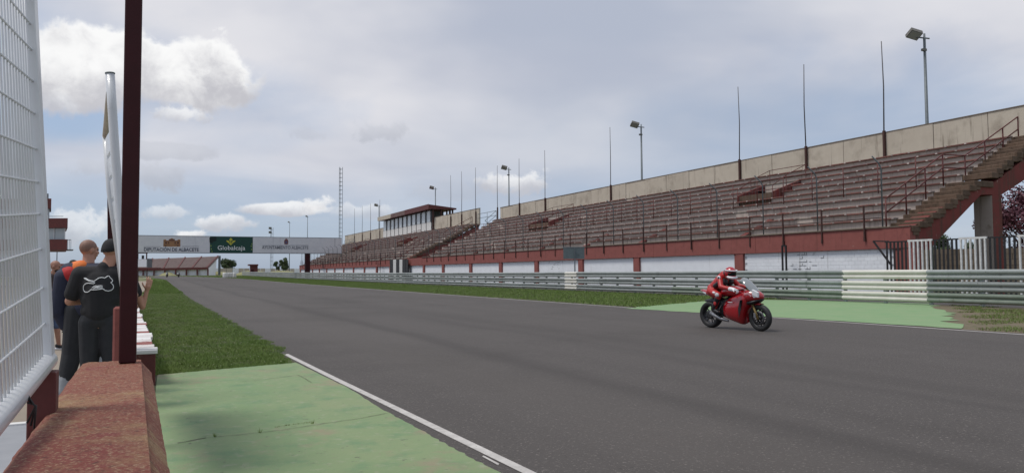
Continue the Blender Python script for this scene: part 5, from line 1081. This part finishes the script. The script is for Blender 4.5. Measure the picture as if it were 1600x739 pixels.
# person mostly behind the tall post, arm reaching up towards the track
JE = dict(pelvis=(0, 0, .90), chest=(0, .03, 1.18), neck=(0, .05, 1.36), head=(-.02, .08, 1.50), shl=(-.19, .02, 1.31), shr=(.12, .02, 1.22), ell=(-.22, .12, 1.05), wrl=(-.10, .30, 1.0), elr=(.20, .10, .95), wrr=(.235, .14, 1.15),
          knl=(-.10, .02, .48), knr=(.09, .0, .48), anl=(-.11, 0, .09), anr=(.10, .0, .09), face=(.3, 1, 0), hdr=(.25, .1, 1), pnr=(-.8, .5, 0), cur=(.35, 0, 0))
person('person', foot(190, 9.3), yaw_to(FWD), JE, 'person almost hidden by the tall post, raising an open hand towards the track', dict(top=blackcloth, bottom=darkgrey, sleeve=.35, hair=hairm, voxel=.006, build=.86))
# ------------------------------------------------------------------ motorcycles
chrome = M('bare_metal', (.30, .30, .31), .35, metal=.8); darkmetal = M('dark_engine_metal', (.03, .03, .033), .5, (.05, .05, .055), 20, .5, metal=.5); discm = M('dark_disc', (.09, .09, .095), .45, metal=.7); carbon = M('black_plastic', (.012, .012, .014), .45)
gold = M('gold_fork', (.30, .21, .08), .4, metal=.6); whitegl = M('white_gloss', (.70, .70, .72), .3); screenm = M('smoked_screen', (.22, .24, .25), .08, coat=.5); helm_r = M('helmet_red', (.36, .01, .02), .2, coat=.6); visor = M('dark_visor', (.006, .006, .008), .08)
tyre_m = M('racing_tyre', (.012, .012, .013), .6, (.02, .02, .02), 20, .5); bl_leather = M('black_leather', (.014, .013, .015), .5)
def sec(x, zb, zt, w, n=16, p=2.4, yo=0):
    cz, hz = (zb + zt) / 2, (zt - zb) / 2; rg = []
    for k in range(n):
        t = 2 * math.pi * k / n; c, s_ = math.cos(t), math.sin(t); rg.append((x, yo + w * math.copysign(abs(c) ** (2 / p), c), cz + hz * math.copysign(abs(s_) ** (2 / p), s_)))
    return rg
def pt_(name, mb, mat, root, bevel=0, label=None):
    me = mb.mesh(name, mat)
    if bevel: bev(me, bevel)
    o = link(name, me, root)
    if label: o['label'] = label
    return o
def motorcycle(loc, rz, lean, lab, mats):
    rt = empty('motorcycle', loc, lab, 'motorcycle', rz=rz); rt.rotation_mode = 'XYZ'; rt.rotation_euler = (lean, 0, rz); body, acc = mats
    for nm, cx, R, w in (('front_wheel', 1.43, .30, .058), ('rear_wheel', 0, .315, .092)):
        h = bpy.data.objects.new(nm, None); COL.objects.link(h); h.parent = rt
        mb = MB(); prof = [(R - .10, -w * .8), (R - .06, -w), (R - .022, -w * .88), (R - .006, -w * .5), (R, 0), (R - .006, w * .5), (R - .022, w * .88), (R - .06, w), (R - .10, w * .8)]
        mb.lathe(prof, (cx, 0, R), 'y', 40); pt_('tyre', mb, tyre_m, h)
        mb = MB(); mb.lathe([(R - .10, -w * .8), (R - .115, -w * .6), (R - .115, w * .6), (R - .10, w * .8)], (cx, 0, R), 'y', 36); mb.lathe([(.001, -.05), (.045, -.05), (.045, .05), (.001, .05)], (cx, 0, R), 'y', 16)
        for k in range(10):
            a = 2 * math.pi * (k // 2) / 5 + (.16 if k % 2 else -.16); mb.bar((cx + .04 * math.cos(a), 0, R + .04 * math.sin(a)), (cx + (R - .11) * math.cos(a * 1.0 + (.06 if k % 2 else -.06)), 0, R + (R - .11) * math.sin(a + (.06 if k % 2 else -.06))), .02, .022)
        pt_('rim', mb, darkmetal, h)
        for s in (-1, 1) if nm[0] == 'f' else (-1,):
            mb = MB(); r_ = .155 if nm[0] == 'f' else .11; mb.lathe([(r_ - .045, s * .055 - .002), (r_, s * .055 - .002), (r_, s * .055 + .003), (r_ - .045, s * .055 + .003), (r_ - .045, s * .055 - .002)], (cx, 0, R), 'y', 32); pt_('brake_disc', mb, discm, h)
    for s in (-1, 1):
        mb = MB(); mb.tube([(1.435, s * .085, .27), (1.30, s * .085, .60)], .026, 10); mb.tube([(1.30, s * .085, .60), (1.17, s * .085, .93)], .029, 10); pt_('fork_leg', mb, gold, rt)
        mb = MB(); mb.box(1.33, 1.39, s * .085 - .03, s * .085 + .03, .30, .41); pt_('brake_caliper', mb, chrome, rt, .008)
    mb = MB(); rings = []
    for t in np.linspace(-.35, 1.75, 12):
        a = t; r_ = .322; c = (1.43 - r_ * math.cos(a + .35 - .9 + 1.0 - .45) , r_ * math.sin(a + .35 - .9 + 1.0 - .45)); rings.append([(c[0] + (0), y, .30 + c[1] + dz) for y, dz in ((-.075, -.03), (-.05, 0), (0, .006), (.05, 0), (.075, -.03), (.05, -.008), (0, -.003), (-.05, -.008))])
    mb.loft(rings, True, True, True); pt_('front_mudguard', mb, body, rt)
    # belly and side fairing, nose, tank, tail
    mb = MB(); mb.loft([sec(.47, .29, .58, .12), sec(.52, .245, .66, .17), sec(.65, .205, .74, .195), sec(.80, .165, .80, .208), sec(.94, .125, .85, .212), sec(1.0, .13, .87, .212), sec(1.06, .33, .89, .212), sec(1.12, .48, .91, .21), sec(1.20, .56, .92, .20)]); pt_('side_fairing', mb, body, rt)
    mb = MB(); mb.loft([sec(1.16, .60, .94, .205), sec(1.28, .64, .93, .19), sec(1.40, .67, .89, .145), sec(1.49, .70, .84, .09), sec(1.535, .73, .79, .03)]); pt_('nose_fairing', mb, body, rt)
    mb = MB(); mb.loft([sec(1.22, .575, .68, .19), sec(1.34, .60, .70, .17), sec(1.46, .66, .72, .10), sec(1.52, .69, .73, .05)]); pt_('chin', mb, carbon, rt)
    for s in (-1, 1):
        mb = MB(); mb.prism([(.66, .26), (.98, .16), (1.10, .50), (1.14, .72), (.95, .70)], s * .222 - .004, s * .222 + .004); 
        mb = MB(); mb.add([(1.01, s * .222, .28), (1.08, s * .216, .50), (1.13, s * .213, .70), (1.06, s * .220, .69), (1.0, s * .222, .50)], [(0, 1, 2, 3, 4), (4, 3, 2, 1, 0)]); q = pt_('vent', mb, carbon, rt)
        mb = MB(); mb.add([(1.36, s * .162, .80), (1.46, s * .112, .80), (1.50, s * .082, .765), (1.40, s * .148, .75)], [(0, 1, 2, 3), (3, 2, 1, 0)]); mb.v = [(x, y + s * .006, z) for x, y, z in mb.v]; pt_('headlight', mb, whitegl, rt)
        mb = MB(); mb.add([(.70, s * .2165, .655), (.86, s * .2245, .65), (.855, s * .2245, .628), (.695, s * .2165, .632)], [(0, 1, 2, 3), (3, 2, 1, 0)]); mb.v = [(x, y * 1.012, z) for x, y, z in mb.v]; pt_('white_lettering_strip', mb, whitegl, rt)
        mb = MB(); mb.add([(1.17, s * .2085, .86), (1.30, s * .187, .87), (1.36, s * .166, .80), (1.33, s * .174, .77), (1.28, s * .189, .825), (1.18, s * .2095, .82)], [(0, 1, 2, 3, 4, 5), (5, 4, 3, 2, 1, 0)]); mb.v = [(x, y * 1.02, z) for x, y, z in mb.v]; pt_('white_stripe', mb, M('pink_white_decal', (.6, .28, .3), .4) if 'pink_white_decal' not in bpy.data.materials else bpy.data.materials['pink_white_decal'], rt)
    mb = MB(); mb.box(1.37, 1.49, -.158, -.10, .79, .90); mb.v = [(x, y + (x - 1.43) * .38, z - (x - 1.43) * .55) for x, y, z in mb.v]; pt_('number_plate', mb, whitegl, rt)
    mb = MB(); rings = []
    for x, z, w in ((1.02, 1.19, .10), (1.08, 1.175, .13), (1.18, 1.10, .155), (1.30, .99, .16), (1.40, .895, .13)):
        rings.append([(x + .05 * (1 - math.cos(t)) * -1, w * math.sin(t), z - .045 * (1 - math.cos(t)) * 1.6) for t in np.linspace(-1.35, 1.35, 11)])
    mb.loft(rings, False, False, True); n_ = len(mb.v); pt_('windscreen', mb, screenm, rt)
    mb = MB(); mb.loft([sec(.36, .74, .86, .10), sec(.46, .74, .95, .15), sec(.62, .76, 1.0, .165), sec(.80, .76, 1.0, .16), sec(.95, .78, .95, .13), sec(1.02, .80, .90, .10)]); pt_('fuel_tank', mb, body, rt)
    mb = MB(); mb.loft([sec(-.30, .875, .90, .03), sec(-.20, .84, .915, .075), sec(-.02, .77, .89, .12), sec(.15, .70, .84, .14), sec(.32, .64, .80, .13)]); pt_('tail_fairing', mb, body, rt)
    for s in (-1, 1):
        mb = MB(); mb.add([(-.17, s * .088, .865), (-.03, s * .122, .845), (-.03, s * .122, .80), (-.15, s * .092, .83)], [(0, 1, 2, 3), (3, 2, 1, 0)]); mb.v = [(x, y * 1.03, z) for x, y, z in mb.v]; pt_('white_tail_panel', mb, whitegl, rt)
    mb = MB(); mb.loft([sec(-.04, .875, .905, .08), sec(.10, .84, .875, .12), sec(.30, .80, .85, .13), sec(.42, .80, .85, .10)]); pt_('seat', mb, bl_leather, rt)
    mb = MB(); mb.loft([sec(.40, .28, .70, .12), sec(.55, .24, .74, .15), sec(.80, .25, .74, .16), sec(1.0, .35, .72, .13)]); pt_('engine', mb, darkmetal, rt)
    mb = MB(); mb.bar((0, -.12, .315), (.48, -.10, .42), .035, .09); mb.bar((0, .12, .315), (.48, .10, .42), .035, .09); mb.bar((.30, -.11, .38), (.30, .11, .38), .06); pt_('swingarm', mb, darkmetal, rt)
    mb = MB(); mb.tube([(.62, -.12, .20), (.42, -.15, .24), (.30, -.17, .30), (.14, -.175, .37)], [.028, .04, .052, .048], 12); pt_('exhaust', mb, chrome, rt)
    mb = MB(); mb.tube([(.36, -.16, .42), (.36, -.25, .42)], .014, 8); mb.tube([(.36, .16, .42), (.36, .25, .42)], .014, 8); mb.bar((.36, -.15, .42), (.45, -.14, .56), .02); mb.bar((.36, -.15, .42), (.28, -.14, .62), .02); pt_('footrest', mb, chrome, rt)
    for s in (-1, 1): mb = MB(); mb.tube([(1.10, s * .12, .93), (1.0, s * .30, .90)], .016, 8); mb.tube([(1.09, s * .24, .93), (1.05, s * .38, .945)], .006, 6); pt_('handlebar', mb, bl_leather, rt)
    mb = MB(); mb.bar((.98, 0, .80), (1.22, 0, .92), .16, .07); pt_('steering_head', mb, darkmetal, rt)
    mb = MB(); mb.loft([sec(-.16, .62, .66, .05), sec(.10, .56, .72, .09), sec(.35, .45, .72, .10)]); pt_('subframe', mb, carbon, rt)
    return rt
def rider(bike, lab, vox=.009):
    rt = empty('person', tuple(bike.location), lab, 'person', rz=bike.rotation_euler.z); rt.rotation_euler = bike.rotation_euler
    hip = V(.10, 0, .93); ch = V(.38, 0, 1.13); nk = V(.54, 0, 1.24); hd = V(.66, -.02, 1.285)
    def limbs(mb, x, arms=True, legs=True):
        for s in (-1, 1):
            if arms: mb.capsule(V(.46, s * .17, 1.20), .066 + x, V(.60, s * .30, .99), .050 + x); mb.capsule(V(.60, s * .30, .99), .048 + x, V(.93, s * .29, .935), .034 + x)
            if legs: mb.capsule(V(.10, s * .10, .88), .092 + x, V(.47, s * .235, .79), .064 + x); mb.capsule(V(.47, s * .235, .79), .062 + x, V(.36, s * .215, .62), .062 + x); mb.capsule(V(.36, s * .215, .62), .060 + x, V(.27, s * .20, .44), .042 + x)
    def trunk(mb, x):
        mb.ell(hip, (.13 + x, .16 + x, .12 + x)); mb.capsule(hip + V(.03, 0, .03), .125 + x, ch, .135 + x, 14); mb.ell(ch + V(.03, 0, 0), (.15 + x, .175 + x, .125 + x)); mb.capsule(V(.46, -.16, 1.19), .07 + x, V(.46, .16, 1.19), .07 + x, 12)
    mb = MB(); trunk(mb, -.012); limbs(mb, -.010); mb.capsule(V(.48, 0, 1.2), .06, hd - V(.03, 0, .03), .055)
    for s in (-1, 1):
        mb.capsule(V(.27, s * .20, .44), .035, V(.42, s * .215, .405), .028)
        hand(mb, V(.93, s * .29, .935), V(.9, -s * .1, -.12), V(0, 0, -1), s, 1.2, 1.0)
    head(mb, hd, V(1, 0, -.12), .92); fuse('body', mb, skin, rt, vox, 2)
    mb = MB(); trunk(mb, .006); limbs(mb, .006); mb.capsule(V(.20, 0, 1.09), .08, V(.42, 0, 1.27), .075, 12); fuse('race_suit', mb, redleather, rt, vox, 4)
    mb = MB(); mb.ell(V(.50, -.10, 1.09), (.10, .11, .10)); mb.ell(V(.50, .10, 1.09), (.10, .11, .10)); mb.capsule(V(.27, -.13, 1.0), .055, V(.43, -.16, 1.08), .055); fuse('chest_arm_shade', mb, bl_leather, rt, .01, 2)  # black shapes standing in for shade on the chest and near arm
    for s in (-1, 1):
        mb = MB(); mb.capsule(V(.42, s * .228, .72), .073, V(.27, s * .205, .47), .058); mb.capsule(V(.27, s * .205, .44), .050, V(.41, s * .22, .40), .038); fuse('boot', mb, bl_leather, rt, .009, 2)
        mb = MB(); mb.ell(V(.375, s * .275, .60), (.04, .022, .055)); pt_('boot_patch', mb, redleather, rt)
        mb = MB(); mb.ell(V(.455, s * .285, .80), (.062, .03, .05), Matrix.Rotation(.3, 3, 'Y')); pt_('knee_slider', mb, M('grey_slider', (.45, .46, .48), .5) if 'grey_slider' not in bpy.data.materials else bpy.data.materials['grey_slider'], rt)
        mb = MB(); mb.ell(V(.50, s * .245, 1.20), (.045, .028, .045)); pt_('shoulder_cup', mb, whitegl, rt); mb = MB(); mb.ell(V(.505, s * .262, 1.20), (.024, .020, .024)); pt_('shoulder_badge', mb, carbon, rt)
        mb = MB(); mb.capsule(V(.86, s * .295, .945), .050, V(.95, s * .288, .932), .046); 
        hand(mb, V(.935, s * .29, .935), V(.9, -s * .1, -.15), V(0, 0, -1), s, 1.3, 1.22); fuse('glove', mb, whitegl if s < 0 else bl_leather, rt, .0075, 1)
        mb = MB(); mb.capsule(V(.24, s * .19, .86), .03, V(.36, s * .26, .845), .03); pt_('white_thigh_patch', mb, whitegl, rt)
    f = V(1, -.12, -.20).normalized(); z = (V(0, 0, 1) - f * f.z).normalized(); r = f.cross(z); R = Matrix((r, f, z)).transposed(); L_ = lambda x, y, zz: hd + r * x + f * y + z * zz
    mb = MB(); mb.ell(L_(0, -.015, .02), (.125, .150, .135), R, 24, 16); mb.ell(L_(0, .075, -.07), (.088, .085, .065), R); h = fuse('helmet', mb, helm_r, rt, .0075, 3)
    mb = MB(); rings = []
    for t in np.linspace(-1.25, 1.25, 15): rings.append([L_(.131 * math.sin(t), -.015 + .157 * math.cos(t), zz_) if abs(zz_) < .03 else L_(.121 * math.sin(t), -.015 + .150 * math.cos(t), zz_) for zz_ in (-.035, -.0, .03, .062)])
    mb.loft(rings, False, False, True); pt_('visor', mb, visor, h)
    mb = MB()
    for s in (1,):
        mb.tube([L_(.130 * math.sin(t), -.015 + .156 * math.cos(t), .075 + .012 * math.cos(t)) for t in np.linspace(-1.9, 1.9, 16)], .014, 8)
    pt_('white_band', mb, whitegl, h)
    mb = MB(); mb.tube([L_(.10 * math.sin(t), .055 + .095 * math.cos(t), -.075) for t in np.linspace(-2.2, 2.2, 12)], .03, 8); pt_('chin_bar', mb, whitegl, h)
    mb = MB(); mb.ell(L_(0, -.13, .0), (.10, .06, .09), R); pt_('rear_panel', mb, M('helmet_grey', (.1, .1, .11), .4) if 'helmet_grey' not in bpy.data.materials else bpy.data.materials['helmet_grey'], h)
    return rt
ra, fa = PZ(1112.5, 511.6, .012), PZ(1184.5, 517.0, .012); dv = (fa - ra); rzb = math.atan2(dv.y, dv.x)
bk = motorcycle((ra.x, ra.y, .012), rzb, math.radians(2.0), 'red faired racing motorcycle riding along the track', (redglow, carbon)); bk.scale = (1.0,) * 3
rd = rider(bk, 'rider in red leathers and black boots with red and white helmet, crouched on the red motorcycle')
for px, lab, lab2, dk in ((261.5, 'left of the two distant motorcycles coming down the straight', 'dark rider on the left distant motorcycle', 1), (279.5, 'right of the two distant motorcycles coming down the straight', 'dark rider on the right distant motorcycle', 1)):
    Y = 215; p = PD(px, 430, Y); g = gz(p.y) + .012
    def cp(o, par=None):
        c = o.copy(); COL.objects.link(c)
        if par: c.parent = par
        return c
    for src, lb in ((bk, lab), (rd, lab2)):
        r = cp(src); r.location = (p.x, p.y, g); r.rotation_euler = (0, 0, -math.pi / 2 - .15); r['label'] = lb; r['group'] = 'distant motorcycles' if src is bk else 'riders of the distant motorcycles'
        for ch in src.children:
            c = cp(ch, r)
            if ch.data and ch.name.split('.')[0] in ('race_suit', 'side_fairing', 'fuel_tank', 'helmet', 'nose_fairing', 'tail_fairing', 'front_mudguard'):
                c.data = ch.data.copy(); c.data.materials.clear(); c.data.materials.append(bl_leather)
            for g2_ in ch.children: cp(g2_, c)
